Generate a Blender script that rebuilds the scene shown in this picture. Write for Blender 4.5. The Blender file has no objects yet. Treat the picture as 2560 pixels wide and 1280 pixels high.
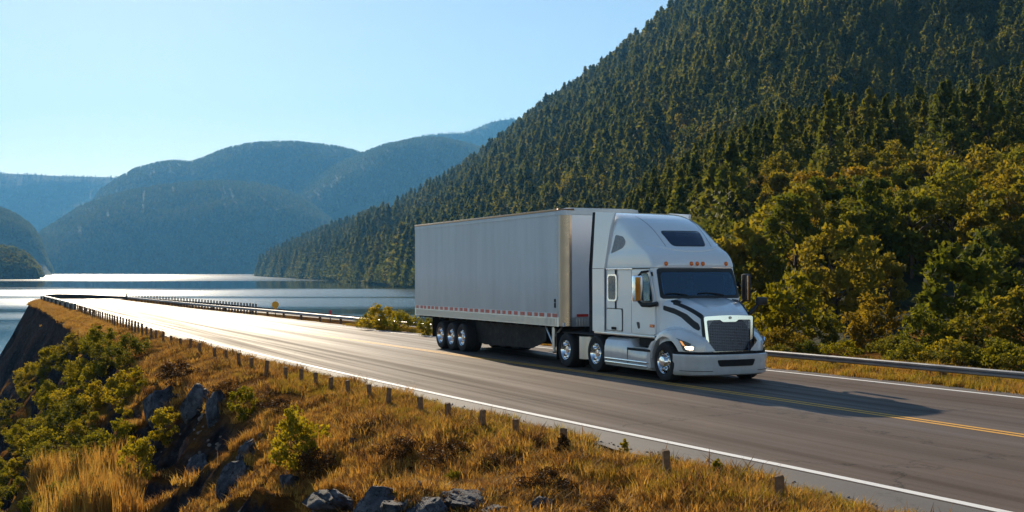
import math
HAZE = 0.74e-4; HAZE_COL = (.16, .52, 1.0); HAZE_ANISO = .2
SUN_AZ = math.radians(19); SUN_EL = math.radians(21.7); SUN_ST = 5.0
SKY_ST = .07; SKY_DUST = .1; EXPO = 0.8
import bpy, bmesh, math, random
import numpy as np
from mathutils import Vector, Matrix, Quaternion

random.seed(7)
rng = np.random.default_rng(11)
scene = bpy.context.scene
COL = scene.collection
R = math.radians

# ------------------------------------------------------------------ camera frame
F, CX, HY, H = 3000.0, 1280.0, 676.0, 2.5        # focal length and horizon of the 2560 px photo, eye height
G = .0055                                       # grade of the road
TH = R(24.5)
DV = np.array([-math.sin(TH), math.cos(TH)])    # along the road, away from the camera
NV = np.array([DV[1], -DV[0]])                  # across the road, to the far side
LAKE_Z = -9.0

# ------------------------------------------------------------------ helpers
def tag(o, label=None, cat=None, group=None, kind=None):
    if label: o['label'] = label
    if cat: o['category'] = cat
    if group: o['group'] = group
    if kind: o['kind'] = kind
    return o

def empty(name, loc=(0, 0, 0), rz=0.0, parent=None):
    o = bpy.data.objects.new(name, None)
    COL.objects.link(o)
    o.location = loc
    o.rotation_euler = (0, 0, rz)
    o.empty_display_size = .2
    if parent: o.parent = parent
    return o

def mesh_data(name, V, Fc, mats=None, smooth=False, mi=None, uv=None):
    me = bpy.data.meshes.new(name)
    V = np.asarray(V, dtype=np.float64).reshape(-1, 3)
    if isinstance(Fc, np.ndarray) and Fc.ndim == 2:
        k = Fc.shape[1]
        me.vertices.add(len(V)); me.vertices.foreach_set('co', V.astype(np.float32).ravel())
        me.loops.add(Fc.size); me.loops.foreach_set('vertex_index', Fc.astype(np.int32).ravel())
        me.polygons.add(len(Fc))
        me.polygons.foreach_set('loop_start', np.arange(0, Fc.size, k, dtype=np.int32))
        me.polygons.foreach_set('loop_total', np.full(len(Fc), k, dtype=np.int32))
        me.update(calc_edges=True)
    else:
        me.from_pydata([tuple(v) for v in V], [], [tuple(int(i) for i in f) for f in Fc])
    if mats is not None:
        for m in (mats if isinstance(mats, (list, tuple)) else [mats]): me.materials.append(m)
    if mi is not None: me.polygons.foreach_set('material_index', np.asarray(mi, dtype=np.int32))
    if uv is not None:
        l = me.uv_layers.new(name='UVMap')
        vi = np.zeros(len(me.loops), dtype=np.int32); me.loops.foreach_get('vertex_index', vi)
        l.data.foreach_set('uv', np.asarray(uv, dtype=np.float32)[vi].ravel())
    if smooth: me.polygons.foreach_set('use_smooth', np.ones(len(me.polygons), dtype=bool))
    me.validate()
    me.update()
    return me

def obj(name, me, parent=None, loc=None):
    o = bpy.data.objects.new(name, me)
    COL.objects.link(o)
    if parent: o.parent = parent
    if loc is not None: o.location = loc
    return o

def dup(root, loc=None, rz=None, sc=None, parent=None):
    c = root.copy(); COL.objects.link(c)
    if parent: c.parent = parent
    if loc is not None: c.location = loc
    if rz is not None: c.rotation_euler = (0, 0, rz)
    if sc is not None: c.scale = sc if hasattr(sc, '__len__') else (sc, sc, sc)
    for ch in list(root.children): dup(ch, parent=c)
    return c

class MB:
    """collects vertices and faces of one mesh; y is stored as given"""
    def __init__(s): s.v = []; s.f = []; s.m = []
    def add(s, V, Fc, m=0):
        b = len(s.v); s.v += [tuple(p) for p in V]
        for f in Fc: s.f.append(tuple(b + int(i) for i in f)); s.m.append(m)
        return s
    def box(s, c, d, m=0, rot=None, bev=0.0):
        if bev > 0:
            bm = bmesh.new(); bmesh.ops.create_cube(bm, size=1.0)
            for v in bm.verts: v.co = Vector((v.co.x * d[0], v.co.y * d[1], v.co.z * d[2]))
            bmesh.ops.bevel(bm, geom=bm.edges[:], offset=bev, segments=2, affect='EDGES', profile=.6)
            if rot is not None: bm.transform(rot.to_4x4())
            bm.verts.index_update()
            s.add([tuple(v.co + Vector(c)) for v in bm.verts], [[v.index for v in f.verts] for f in bm.faces], m)
            bm.free(); return s
        V = [Vector((x * d[0] / 2, y * d[1] / 2, z * d[2] / 2)) for x in (-1, 1) for y in (-1, 1) for z in (-1, 1)]
        if rot is not None: V = [rot @ v for v in V]
        V = [v + Vector(c) for v in V]
        return s.add(V, [(0, 1, 3, 2), (4, 6, 7, 5), (0, 4, 5, 1), (2, 3, 7, 6), (0, 2, 6, 4), (1, 5, 7, 3)], m)
    def tube(s, pts, rad, n=8, m=0, cap=True):
        pts = [Vector(p) for p in pts]
        rads = rad if hasattr(rad, '__len__') else [rad] * len(pts)
        V = []; Fc = []
        up0 = None
        for i, p in enumerate(pts):
            t = (pts[min(i + 1, len(pts) - 1)] - pts[max(i - 1, 0)]).normalized()
            if up0 is None: up0 = Vector((0, 0, 1)) if abs(t.z) < .9 else Vector((1, 0, 0))
            a = t.cross(up0).normalized(); b = a.cross(t).normalized(); up0 = b
            for k in range(n):
                w = 2 * math.pi * k / n
                V.append(p + (a * math.cos(w) + b * math.sin(w)) * rads[i])
        for i in range(len(pts) - 1):
            for k in range(n):
                Fc.append((i * n + k, i * n + (k + 1) % n, (i + 1) * n + (k + 1) % n, (i + 1) * n + k))
        if cap:
            Fc.append(tuple(range(n))[::-1]); Fc.append(tuple((len(pts) - 1) * n + k for k in range(n)))
        return s.add(V, Fc, m)
    def lathe_y(s, prof, c=(0, 0, 0), n=40, m=0):
        """profile of (radius, y) spun round the y axis"""
        V = []; Fc = []
        for (r, y) in prof:
            for k in range(n):
                w = 2 * math.pi * k / n
                V.append((c[0] + r * math.cos(w), c[1] + y, c[2] + r * math.sin(w)))
        for i in range(len(prof) - 1):
            for k in range(n):
                Fc.append((i * n + k, (i + 1) * n + k, (i + 1) * n + (k + 1) % n, i * n + (k + 1) % n))
        return s.add(V, Fc, m)
    def grid(s, P, m=0, wrap=False, skip=None):
        P = np.asarray(P, dtype=float); a, b = P.shape[:2]
        V = P.reshape(-1, 3); Fc = []
        for i in range(a - 1):
            for j in range(b if wrap else b - 1):
                if skip and skip(i, j): continue
                Fc.append((i * b + j, i * b + (j + 1) % b, (i + 1) * b + (j + 1) % b, (i + 1) * b + j))
        return s.add(V, Fc, m)
    def prism(s, poly, axis, a, b, m=0):
        """polygon of 2-D points swept between a and b along the axis"""
        n = len(poly); V = []
        for t in (a, b):
            for (p, q) in poly:
                V.append({'x': (t, p, q), 'y': (p, t, q), 'z': (p, q, t)}[axis])
        Fc = [tuple(range(n))[::-1], tuple(range(n, 2 * n))] + [(i, (i + 1) % n, n + (i + 1) % n, n + i) for i in range(n)]
        return s.add(V, Fc, m)
    def build(s, name, mats, parent=None, smooth=False, flip=False, angle=None, loc=None, label=None):
        V = np.array(s.v, dtype=float)
        if flip: V[:, 1] *= -1
        me = mesh_data(name, V, s.f, mats, smooth, s.m)
        bm = bmesh.new(); bm.from_mesh(me)
        bmesh.ops.remove_doubles(bm, verts=bm.verts, dist=1e-5)
        bmesh.ops.recalc_face_normals(bm, faces=bm.faces)
        bm.to_mesh(me); bm.free()
        if angle is not None:
            me.polygons.foreach_set('use_smooth', np.ones(len(me.polygons), dtype=bool))
            try: me.set_sharp_from_angle(angle=R(angle))
            except Exception: pass
        o = obj(name, me, parent, loc)
        if label: o['label'] = label
        return o

# ------------------------------------------------------------------ numeric noise
def _hash(ix, iy, seed):
    h = (ix.astype(np.int64) * 374761393 + iy.astype(np.int64) * 668265263 + seed * 974711) & 0x7fffffff
    h = ((h ^ (h >> 13)) * 1274126177) & 0x7fffffff
    return ((h ^ (h >> 16)) & 0xffff) / 65535.0
def vnoise(x, y, seed=0):
    x = np.asarray(x, float); y = np.asarray(y, float)
    ix = np.floor(x); iy = np.floor(y); fx = x - ix; fy = y - iy
    fx = fx * fx * (3 - 2 * fx); fy = fy * fy * (3 - 2 * fy)
    a = _hash(ix, iy, seed); b = _hash(ix + 1, iy, seed); c = _hash(ix, iy + 1, seed); d = _hash(ix + 1, iy + 1, seed)
    return (a + (b - a) * fx + (c - a) * fy + (a - b - c + d) * fx * fy) * 2 - 1
def fbm(x, y, oct=4, seed=0, gain=.5):
    t = 0; a = 1.0
    for k in range(oct):
        t = t + a * vnoise(np.asarray(x) * 2 ** k + 17.3 * k, np.asarray(y) * 2 ** k - 9.1 * k, seed + k); a *= gain
    return t
def smooth(a, b, x):
    t = np.clip((np.asarray(x, float) - a) / (b - a), 0, 1); return t * t * (3 - 2 * t)

# ------------------------------------------------------------------ material helpers
class NT:
    def __init__(s, name):
        s.mat = bpy.data.materials.new(name); s.mat.use_nodes = True
        s.t = s.mat.node_tree; s.t.nodes.clear()
        s.out = s.n('ShaderNodeOutputMaterial')
    def n(s, typ, **kw):
        nd = s.t.nodes.new(typ)
        for k, v in kw.items():
            if k.startswith('i_'):
                key = k[2:].replace('_', ' ')
                nd.inputs[key].default_value = v
            else: setattr(nd, k, v)
        return nd
    def l(s, a, b): s.t.links.new(a, b)
    def bsdf(s, color=(.5, .5, .5), rough=.5, metal=0.0, spec=.5, **kw):
        b = s.n('ShaderNodeBsdfPrincipled')
        b.inputs['Base Color'].default_value = (*color, 1); b.inputs['Roughness'].default_value = rough
        b.inputs['Metallic'].default_value = metal; b.inputs['Specular IOR Level'].default_value = spec
        for k, v in kw.items(): b.inputs[k.replace('_', ' ')].default_value = v
        s.l(b.outputs[0], s.out.inputs['Surface']); return b
    def ramp(s, fac, stops, interp='LINEAR'):
        r = s.n('ShaderNodeValToRGB'); e = r.color_ramp; e.interpolation = interp
        while len(e.elements) < len(stops): e.elements.new(.5)
        for el, (p, c) in zip(e.elements, stops):
            el.position = p; el.color = (*c, 1) if len(c) == 3 else c
        s.l(fac, r.inputs[0]); return r
    def noise(s, scale, vec=None, detail=4, rough=.55):
        nd = s.n('ShaderNodeTexNoise'); nd.inputs['Scale'].default_value = scale
        nd.inputs['Detail'].default_value = detail; nd.inputs['Roughness'].default_value = rough
        if vec is not None: s.l(vec, nd.inputs['Vector'])
        return nd
    def math(s, op, a, b=None, clamp=False):
        m = s.n('ShaderNodeMath', operation=op); m.use_clamp = clamp
        for i, x in enumerate((a, b)):
            if x is None: continue
            if isinstance(x, (int, float)): m.inputs[i].default_value = x
            else: s.l(x, m.inputs[i])
        return m.outputs[0]
    def mapping(s, vec, sc=(1, 1, 1), rot=(0, 0, 0), loc=(0, 0, 0)):
        m = s.n('ShaderNodeMapping'); m.inputs['Scale'].default_value = sc
        m.inputs['Rotation'].default_value = rot; m.inputs['Location'].default_value = loc
        s.l(vec, m.inputs['Vector']); return m.outputs[0]
    def bump(s, h, strength, dist, bsdf):
        b = s.n('ShaderNodeBump'); b.inputs['Strength'].default_value = strength; b.inputs['Distance'].default_value = dist
        s.l(h, b.inputs['Height']); s.l(b.outputs[0], bsdf.inputs['Normal']); return b
    def mixc(s, fac, a, b, mode='MIX'):
        m = s.n('ShaderNodeMix', data_type='RGBA', blend_type=mode)
        for sock, x in ((m.inputs[0], fac), (m.inputs[6], a), (m.inputs[7], b)):
            if isinstance(x, (int, float)): sock.default_value = x
            elif isinstance(x, tuple): sock.default_value = (*x, 1)
            else: s.l(x, sock)
        return m.outputs[2]

def plain(name, color, rough=.5, metal=0.0, spec=.5, noise=0.0, nscale=3.0, **kw):
    """plain material with a little wear noise in its colour and gloss"""
    t = NT(name); b = t.bsdf(color, rough, metal, spec, **kw)
    if noise > 0:
        tc = t.n('ShaderNodeTexCoord')
        nz = t.noise(nscale, tc.outputs['Object'], 6, .65)
        lo = tuple(c * (1 - noise) for c in color); hi = tuple(min(1, c * (1 + noise)) for c in color)
        t.l(t.ramp(nz.outputs['Fac'], [(.3, lo), (.7, hi)]).outputs[0], b.inputs['Base Color'])
        rr = t.ramp(nz.outputs['Fac'], [(.3, (rough * .8,) * 3), (.7, (min(1, rough * 1.25),) * 3)])
        t.l(rr.outputs[0], b.inputs['Roughness'])
    return t.mat
# ------------------------------------------------------------------ materials
M = {}
def leaf_mat(name, stops, transl=.5, rough=.7, tint=(1.6, 1.4, .6)):
    t = NT(name)
    geo = t.n('ShaderNodeNewGeometry'); oi = t.n('ShaderNodeObjectInfo')
    a = t.math('MULTIPLY', geo.outputs['Random Per Island'], .45)
    b = t.math('MULTIPLY', oi.outputs['Random'], .55)
    r = t.ramp(t.math('ADD', a, b), stops)
    pb = t.n('ShaderNodeBsdfPrincipled'); pb.inputs['Roughness'].default_value = rough
    pb.inputs['Specular IOR Level'].default_value = .08
    t.l(r.outputs[0], pb.inputs['Base Color'])
    tr = t.n('ShaderNodeBsdfTranslucent')
    t.l(t.mixc(1.0, r.outputs[0], tint, 'MULTIPLY'), tr.inputs['Color'])
    mx = t.n('ShaderNodeMixShader'); mx.inputs[0].default_value = transl
    t.l(pb.outputs[0], mx.inputs[1]); t.l(tr.outputs[0], mx.inputs[2]); t.l(mx.outputs[0], t.out.inputs['Surface'])
    return t.mat

M['bark'] = plain('bark', (.07, .05, .035), .9, noise=.4, nscale=14, spec=.2)
M['leaf_olive'] = leaf_mat('olive_leaves', [(.05, (.055, .065, .013)), (.35, (.11, .11, .018)), (.65, (.17, .15, .022)), (.95, (.23, .18, .027))])
M['leaf_green'] = leaf_mat('green_leaves', [(.05, (.045, .065, .014)), (.4, (.09, .105, .018)), (.7, (.14, .145, .02)), (.95, (.19, .175, .025))])
M['leaf_gold'] = leaf_mat('golden_leaves', [(.05, (.09, .07, .012)), (.4, (.16, .12, .018)), (.7, (.23, .165, .022)), (.95, (.29, .19, .028))])
M['leaf_yellow'] = leaf_mat('yellow_green_leaves', [(.05, (.09, .095, .01)), (.4, (.17, .16, .014)), (.7, (.25, .21, .018)), (.95, (.33, .24, .022))])
M['leaf_brown'] = leaf_mat('dead_brown_twigs', [(.05, (.03, .015, .008)), (.4, (.07, .035, .015)), (.7, (.13, .065, .022)), (.95, (.2, .1, .03))], .2)
M['needle'] = leaf_mat('conifer_needles', [(.05, (.04, .06, .02)), (.4, (.075, .095, .026)), (.7, (.115, .125, .032)), (.95, (.16, .15, .04))], .45)
M['needle_far'] = leaf_mat('far_conifer_needles', [(.05, (.04, .06, .02)), (.4, (.08, .1, .026)), (.7, (.12, .13, .032)), (.95, (.17, .155, .04))], .45)
M['grass'] = leaf_mat('dry_grass_blades', [(.05, (.26, .13, .035)), (.3, (.45, .23, .055)), (.6, (.55, .32, .08)), (.85, (.52, .35, .08)), (.98, (.38, .31, .06))], .45, tint=(1.1, 1.0, .7))
M['grass_brown'] = leaf_mat('dead_grass_blades', [(.05, (.09, .045, .018)), (.4, (.17, .085, .03)), (.8, (.27, .14, .045)), (.98, (.36, .22, .08))], .35, tint=(1.1, 1.0, .8))
M['grass_green'] = leaf_mat('yellow_green_blades', [(.05, (.25, .165, .025)), (.4, (.34, .23, .035)), (.8, (.38, .28, .04)), (.98, (.26, .24, .03))], .45, tint=(1.1, 1.05, .6))

M['hill_needle'] = leaf_mat('distant_wood', [(.05, (.055, .085, .03)), (.4, (.1, .125, .04)), (.7, (.13, .15, .045)), (.95, (.17, .17, .05))], .35)
M['leaf_far'] = leaf_mat('far_broad_leaves', [(.05, (.05, .07, .016)), (.4, (.09, .105, .02)), (.7, (.13, .135, .024)), (.95, (.18, .165, .03))], .45)

def ground_mat():
    t = NT('dry_bank_soil'); b = t.bsdf((.2, .1, .04), 1.0, 0, .0)
    geo = t.n('ShaderNodeNewGeometry'); P = geo.outputs['Position']
    n1 = t.noise(.55, P, 8, .62); n2 = t.noise(3.5, P, 6, .7); n3 = t.noise(.16, P, 4, .5)
    c1 = t.ramp(n1.outputs['Fac'], [(.28, (.05, .024, .012)), (.42, (.15, .07, .025)), (.56, (.27, .135, .04)), (.72, (.33, .19, .05))])
    c2 = t.ramp(n2.outputs['Fac'], [(.3, (.5, .45, .4)), (.7, (1.2, 1.15, 1.0))])
    c = t.mixc(1.0, c1.outputs[0], c2.outputs[0], 'MULTIPLY')
    gr = t.ramp(n3.outputs['Fac'], [(.5, (0, 0, 0)), (.66, (1, 1, 1))])
    c = t.mixc(t.math('MULTIPLY', gr.outputs[0], .45), c, (.17, .14, .025))
    # bare bluish rock where the bank is steep
    sx = t.n('ShaderNodeSeparateXYZ'); t.l(geo.outputs['Normal'], sx.inputs[0])
    st = t.ramp(t.math('ADD', sx.outputs[2], t.math('MULTIPLY', t.math('SUBTRACT', n1.outputs['Fac'], .5), .5)), [(.56, (1, 1, 1)), (.70, (0, 0, 0))])
    c = t.mixc(st.outputs[0], c, t.ramp(n2.outputs['Fac'], [(.3, (.014, .012, .014)), (.55, (.04, .037, .042)), (.75, (.09, .09, .105))]).outputs[0])
    t.l(c, b.inputs['Base Color'])
    t.bump(t.math('ADD', n2.outputs['Fac'], t.noise(14, P, 5, .7).outputs['Fac']), .9, .12, b)
    return t.mat
M['ground'] = ground_mat()

def rock_mat():
    t = NT('blue_grey_rock'); b = t.bsdf((.12, .13, .15), .8, 0, .3)
    P = t.n('ShaderNodeTexCoord').outputs['Object']
    n1 = t.noise(1.6, P, 10, .65); n2 = t.noise(6, t.mapping(P, (1, 1, 4), (.5, .3, 0)), 8, .7)
    c = t.ramp(n1.outputs['Fac'], [(.32, (.035, .04, .052)), (.5, (.1, .112, .14)), (.68, (.24, .25, .28))])
    c = t.mixc(.6, c.outputs[0], t.ramp(n2.outputs['Fac'], [(.35, (.45, .43, .42)), (.7, (1.2, 1.2, 1.2))]).outputs[0], 'MULTIPLY')
    moss = t.ramp(t.noise(2.3, P, 6, .7).outputs['Fac'], [(.6, (0, 0, 0)), (.72, (1, 1, 1))])
    c = t.mixc(t.math('MULTIPLY', moss.outputs[0], .6), c, (.14, .1, .04))
    t.l(c, b.inputs['Base Color'])
    vo = t.n('ShaderNodeTexVoronoi', feature='DISTANCE_TO_EDGE'); vo.inputs['Scale'].default_value = 1.7
    t.l(t.mapping(t.noise(1.1, P, 4, .6).outputs['Color'], (2.6, 2.6, 4.2)), vo.inputs['Vector'])
    cr = t.ramp(vo.outputs['Distance'], [(.0, (0, 0, 0)), (.05, (1, 1, 1))])
    c = t.mixc(1.0, c, t.mixc(cr.outputs[0], (.35, .32, .3), (1, 1, 1)), 'MULTIPLY'); t.l(c, b.inputs['Base Color'])
    t.bump(t.math('ADD', t.math('ADD', n1.outputs['Fac'], n2.outputs['Fac']), cr.outputs[0]), 1.0, .06, b)
    return t.mat
M['rock'] = rock_mat()

def asphalt_mat(name, base, shoulder=False):
    t = NT(name); b = t.bsdf(base, .5, 0, .5)
    uv = t.n('ShaderNodeUVMap').outputs[0]; P = t.n('ShaderNodeNewGeometry').outputs['Position']
    grain = t.noise(60, P, 3, .8); blotch = t.noise(.35, P, 6, .6)
    streak = t.noise(1.0, t.mapping(uv, (.03, 2.2, 1)), 5, .6)         # u along the road, v across it
    cr = t.ramp(grain.outputs['Fac'], [(.3, tuple(c * .72 for c in base)), (.7, tuple(c * 1.3 for c in base))])
    c = t.mixc(.55, cr.outputs[0], t.ramp(streak.outputs['Fac'], [(.35, (.72, .7, .7)), (.65, (1.22, 1.2, 1.16))]).outputs[0], 'MULTIPLY')
    c = t.mixc(.5, c, t.ramp(blotch.outputs['Fac'], [(.35, (.8, .8, .8)), (.65, (1.15, 1.13, 1.1))]).outputs[0], 'MULTIPLY')
    # sparse tar-sealed cracks
    vo = t.n('ShaderNodeTexVoronoi', feature='DISTANCE_TO_EDGE'); vo.inputs['Scale'].default_value = .16
    t.l(t.mapping(P, (1, 1, 1)), vo.inputs['Vector'])
    wig = t.n('ShaderNodeVectorMath', operation='ADD'); sc = t.n('ShaderNodeVectorMath', operation='SCALE'); sc.inputs['Scale'].default_value = 1.6
    t.l(t.noise(.9, P, 5, .7).outputs['Color'], sc.inputs[0]); t.l(P, wig.inputs[0]); t.l(sc.outputs[0], wig.inputs[1]); t.l(wig.outputs[0], vo.inputs['Vector'])
    crack = t.ramp(vo.outputs['Distance'], [(.0, (1, 1, 1)), (.005, (0, 0, 0))])
    c = t.mixc(t.math('MULTIPLY', crack.outputs[0], .8), c, (.02, .02, .02))
    if not shoulder:
        su0 = t.n('ShaderNodeSeparateXYZ'); t.l(uv, su0.inputs[0])
        band = t.ramp(t.math('MULTIPLY', t.math('SUBTRACT', su0.outputs[1], 8.5), .0909), [(.0, (1, 1, 1)), (.13, (1, 1, 1)), (.2, (.78, .77, .77)), (.28, (1.05, 1.04, 1.02)), (.37, (.8, .79, .79)), (.46, (1, 1, 1)), (.62, (1, 1, 1)), (.69, (.76, .75, .75)), (.77, (1.04, 1.03, 1.02)), (.85, (.78, .77, .77)), (.93, (1, 1, 1))])
        c = t.mixc(.8, c, band.outputs[0], 'MULTIPLY')
    t.l(c, b.inputs['Base Color'])
    if not shoulder:
        # polished wheel tracks: the far lane is worn smoother than the near one
        su = t.n('ShaderNodeSeparateXYZ'); t.l(uv, su.inputs[0])
        lane = t.ramp(t.math('MULTIPLY', t.math('SUBTRACT', su.outputs[1], 8.0), .1), [(.0, (.0,) * 3), (.30, (.05,) * 3), (.42, (.6,) * 3), (.5, (.25,) * 3), (.62, (1,) * 3), (.75, (.5,) * 3), (.86, (.8,) * 3), (1.0, (.1,) * 3)])
        f = t.math('ADD', t.math('MULTIPLY', lane.outputs[0], .5), t.math('MULTIPLY', t.math('SUBTRACT', streak.outputs['Fac'], .35), 1.6))
        rr = t.ramp(f, [(.0, (.75,) * 3), (.9, (.46,) * 3)])
        t.l(rr.outputs[0], b.inputs['Roughness']); t.l(t.ramp(f, [(.1, (.02,) * 3), (.5, (.08,) * 3), (1.0, (.30,) * 3)]).outputs[0], b.inputs['Specular IOR Level'])
    else: b.inputs['Roughness'].default_value = .75
    t.bump(grain.outputs['Fac'], .35, .008, b)
    return t.mat
M['asphalt'] = asphalt_mat('asphalt', (.138, .108, .092))
M['shoulder'] = asphalt_mat('worn_shoulder', (.075, .07, .07), True)

def paint_line(name, col):
    t = NT(name); b = t.bsdf(col, .6, 0, .4)
    P = t.n('ShaderNodeNewGeometry').outputs['Position']
    n1 = t.noise(7, P, 8, .75)
    r = t.ramp(n1.outputs['Fac'], [(.3, tuple(c * .62 for c in col)), (.44, col)])
    t.l(r.outputs[0], b.inputs['Base Color']); return t.mat
M['white_line'] = paint_line('white_road_paint', (.8, .79, .76))
M['yellow_line'] = paint_line('yellow_road_paint', (.75, .38, .05))

def water_mat():
    t = NT('lake_water'); b = t.bsdf((.012, .035, .05), .12, 0, .5); b.inputs['IOR'].default_value = 1.33
    P = t.n('ShaderNodeNewGeometry').outputs['Position']
    sx = t.n('ShaderNodeSeparateXYZ'); t.l(P, sx.inputs[0])
    big = t.noise(1.0, t.mapping(P, (.0011, .004, 1)), 4, .55)
    fine = t.noise(1.0, t.mapping(P, (.006, .04, 1)), 4, .6)
    # wind lanes across the lake: ruffled and calm water by distance from the near bank, with ragged edges
    lg = t.math('LOGARITHM', t.math('MAXIMUM', sx.outputs[1], 60.0), 10.0)
    w = t.math('ADD', t.math('MULTIPLY', t.math('SUBTRACT', lg, 1.8), .5), t.math('MULTIPLY', t.math('SUBTRACT', big.outputs['Fac'], .5), .10))
    w = t.math('ADD', w, t.math('MULTIPLY', t.math('SUBTRACT', fine.outputs['Fac'], .5), .03))
    WIND = [(0.0, .12), (.2, .14), (.26, .05), (.30, .18), (.325, .04), (.345, .5), (.36, .04), (.375, .12), (.395, .7), (.44, .8), (.455, .25), (.465, .8), (.53, .9), (.545, .0), (.645, .0), (.665, .6), (.80, .9), (.825, .1), (.84, .8), (.95, .9)]
    rp = t.ramp(w, [(p, (v,) * 3) for p, v in WIND])
    wind = rp.outputs[0]
    t.l(t.math('ADD', t.math('MULTIPLY', wind, .16), .03), b.inputs['Roughness'])
    rip = t.noise(1.0, t.mapping(P, (.35, .9, 1)), 5, .6)
    bp = t.bump(rip.outputs['Fac'], .2, .5, b)
    t.l(t.math('ADD', t.math('MULTIPLY', wind, .35), .015), bp.inputs['Strength'])
    return t.mat
M['water'] = water_mat()

def slope_mat(name, stops, sc):
    t = NT(name); b = t.bsdf((.05, .06, .03), .95, 0, .1)
    P = t.n('ShaderNodeNewGeometry').outputs['Position']
    n1 = t.noise(sc, P, 8, .65)
    t.l(t.ramp(n1.outputs['Fac'], stops).outputs[0], b.inputs['Base Color'])
    t.bump(n1.outputs['Fac'], 1.0, .6 / sc, b)
    return t.mat
M['mountain'] = slope_mat('forest_floor', [(.35, (.02, .024, .012)), (.6, (.05, .05, .02))], .3)
M['hill'] = slope_mat('wooded_hillside', [(.3, (.03, .048, .024)), (.5, (.06, .08, .034)), (.7, (.09, .105, .042))], .018)

M['post_wood'] = plain('weathered_wood', (.19, .11, .06), .9, noise=.45, nscale=9, spec=.2)
M['dark_metal'] = plain('dark_barrier_metal', (.05, .045, .045), .55, .3, noise=.4, nscale=4)
M['rail'] = plain('galvanised_rail', (.3, .31, .33), .5, .6, noise=.25, nscale=1.5)
M['paint'] = plain('pearl_white_paint', (.80, .84, .88), .2, .0, .6, noise=.03, nscale=1.2, Coat_Weight=1.0, Coat_Roughness=.03)
M['paint_dark'] = plain('black_satin_trim', (.012, .012, .014), .45, 0, .5, noise=.2, nscale=5)
M['rubber'] = plain('tyre_rubber', (.022, .021, .023), .8, 0, .35, noise=.3, nscale=12)
M['black'] = plain('black_chassis', (.012, .011, .012), .7, 0, .3, noise=.4, nscale=5)
M['chrome'] = plain('chrome', (.82, .83, .85), .08, 1.0, noise=.04, nscale=8)
M['alu'] = plain('brushed_aluminium', (.6, .6, .6), .34, 1.0, noise=.04, nscale=2)
M['grille'] = plain('dark_grille_bars', (.13, .14, .18), .3, .9, noise=.2, nscale=10)
M['trailer_front'] = plain('trailer_front_skin', (.72, .75, .8), .4, .2, noise=.05, nscale=1.0)
M['post_alu'] = plain('corner_post_metal', (.40, .32, .26), .3, .9, noise=.05, nscale=2)  # brown put into the metal colour, standing in for a warm reflection
M['bronze'] = plain('bronze_rail', (.42, .25, .14), .35, .7, noise=.2, nscale=2)
M['red'] = plain('red_reflector', (.5, .03, .02), .35, 0, .6, noise=.3, nscale=9)
M['white_tape'] = plain('white_reflector', (.75, .75, .74), .35, 0, .6, noise=.06, nscale=6)
M['amber'] = plain('amber_lens', (.85, .2, .03), .15, 0, .6, noise=.08, nscale=20)
M['seat'] = plain('seat_fabric', (.05, .05, .055), .85, noise=.3, nscale=10)
M['skin'] = plain('skin', (.5, .3, .22), .5, noise=.06, nscale=9)
M['hair'] = plain('dark_hair', (.03, .02, .015), .7, noise=.3, nscale=30)
M['shirt'] = plain('blue_shirt', (.1, .16, .28), .85, noise=.15, nscale=14)
M['sign_yellow'] = plain('yellow_sign_face', (.9, .42, .02), .45, noise=.12, nscale=6)
M['sign_red'] = plain('red_marker_face', (.6, .03, .06), .45, noise=.12, nscale=9)

def grime(mat, z0, z1, amount):
    """spray of road dirt low on a body, thinning upwards in a ragged edge"""
    nt = mat.node_tree; b = [n for n in nt.nodes if n.type == 'BSDF_PRINCIPLED'][0]
    t = NT.__new__(NT); t.mat = mat; t.t = nt
    src = b.inputs['Base Color'].links[0].from_socket
    P = t.n('ShaderNodeTexCoord').outputs['Object']; sx = t.n('ShaderNodeSeparateXYZ'); t.l(P, sx.inputs[0])
    n1 = t.noise(1.0, t.mapping(P, (3, 3, 1.2)), 7, .7)
    h = t.math('ADD', sx.outputs[2], t.math('MULTIPLY', t.math('SUBTRACT', n1.outputs['Fac'], .5), 1.1))
    mr = t.n('ShaderNodeMapRange'); t.l(h, mr.inputs[0]); mr.inputs[1].default_value = z0; mr.inputs[2].default_value = z1; mr.inputs[3].default_value = amount; mr.inputs[4].default_value = 0
    t.l(t.mixc(mr.outputs[0], src, (.22, .18, .14)), b.inputs['Base Color'])
grime(M['paint'], .15, 1.3, .55)
def trailer_side():
    t = NT('trailer_side_skin'); b = t.bsdf((.5, .55, .6), .42, .0, .4)
    P = t.n('ShaderNodeTexCoord').outputs['Object']
    wv = t.n('ShaderNodeTexWave', wave_type='BANDS', bands_direction='X', wave_profile='SIN'); wv.inputs['Scale'].default_value = 3.4
    wv.inputs['Distortion'].default_value = 0
    t.l(P, wv.inputs['Vector'])
    dirt = t.noise(1.0, t.mapping(P, (2.5, 1, .25)), 7, .65)
    c = t.ramp(dirt.outputs['Fac'], [(.28, (.54, .59, .62)), (.5, (.61, .66, .69)), (.72, (.68, .72, .75))])
    t.l(c.outputs[0], b.inputs['Base Color'])
    t.bump(wv.outputs['Fac'], .03, .006, b)
    return t.mat
M['trailer'] = trailer_side(); grime(M['trailer'], 1.2, 2.6, .35)

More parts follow.
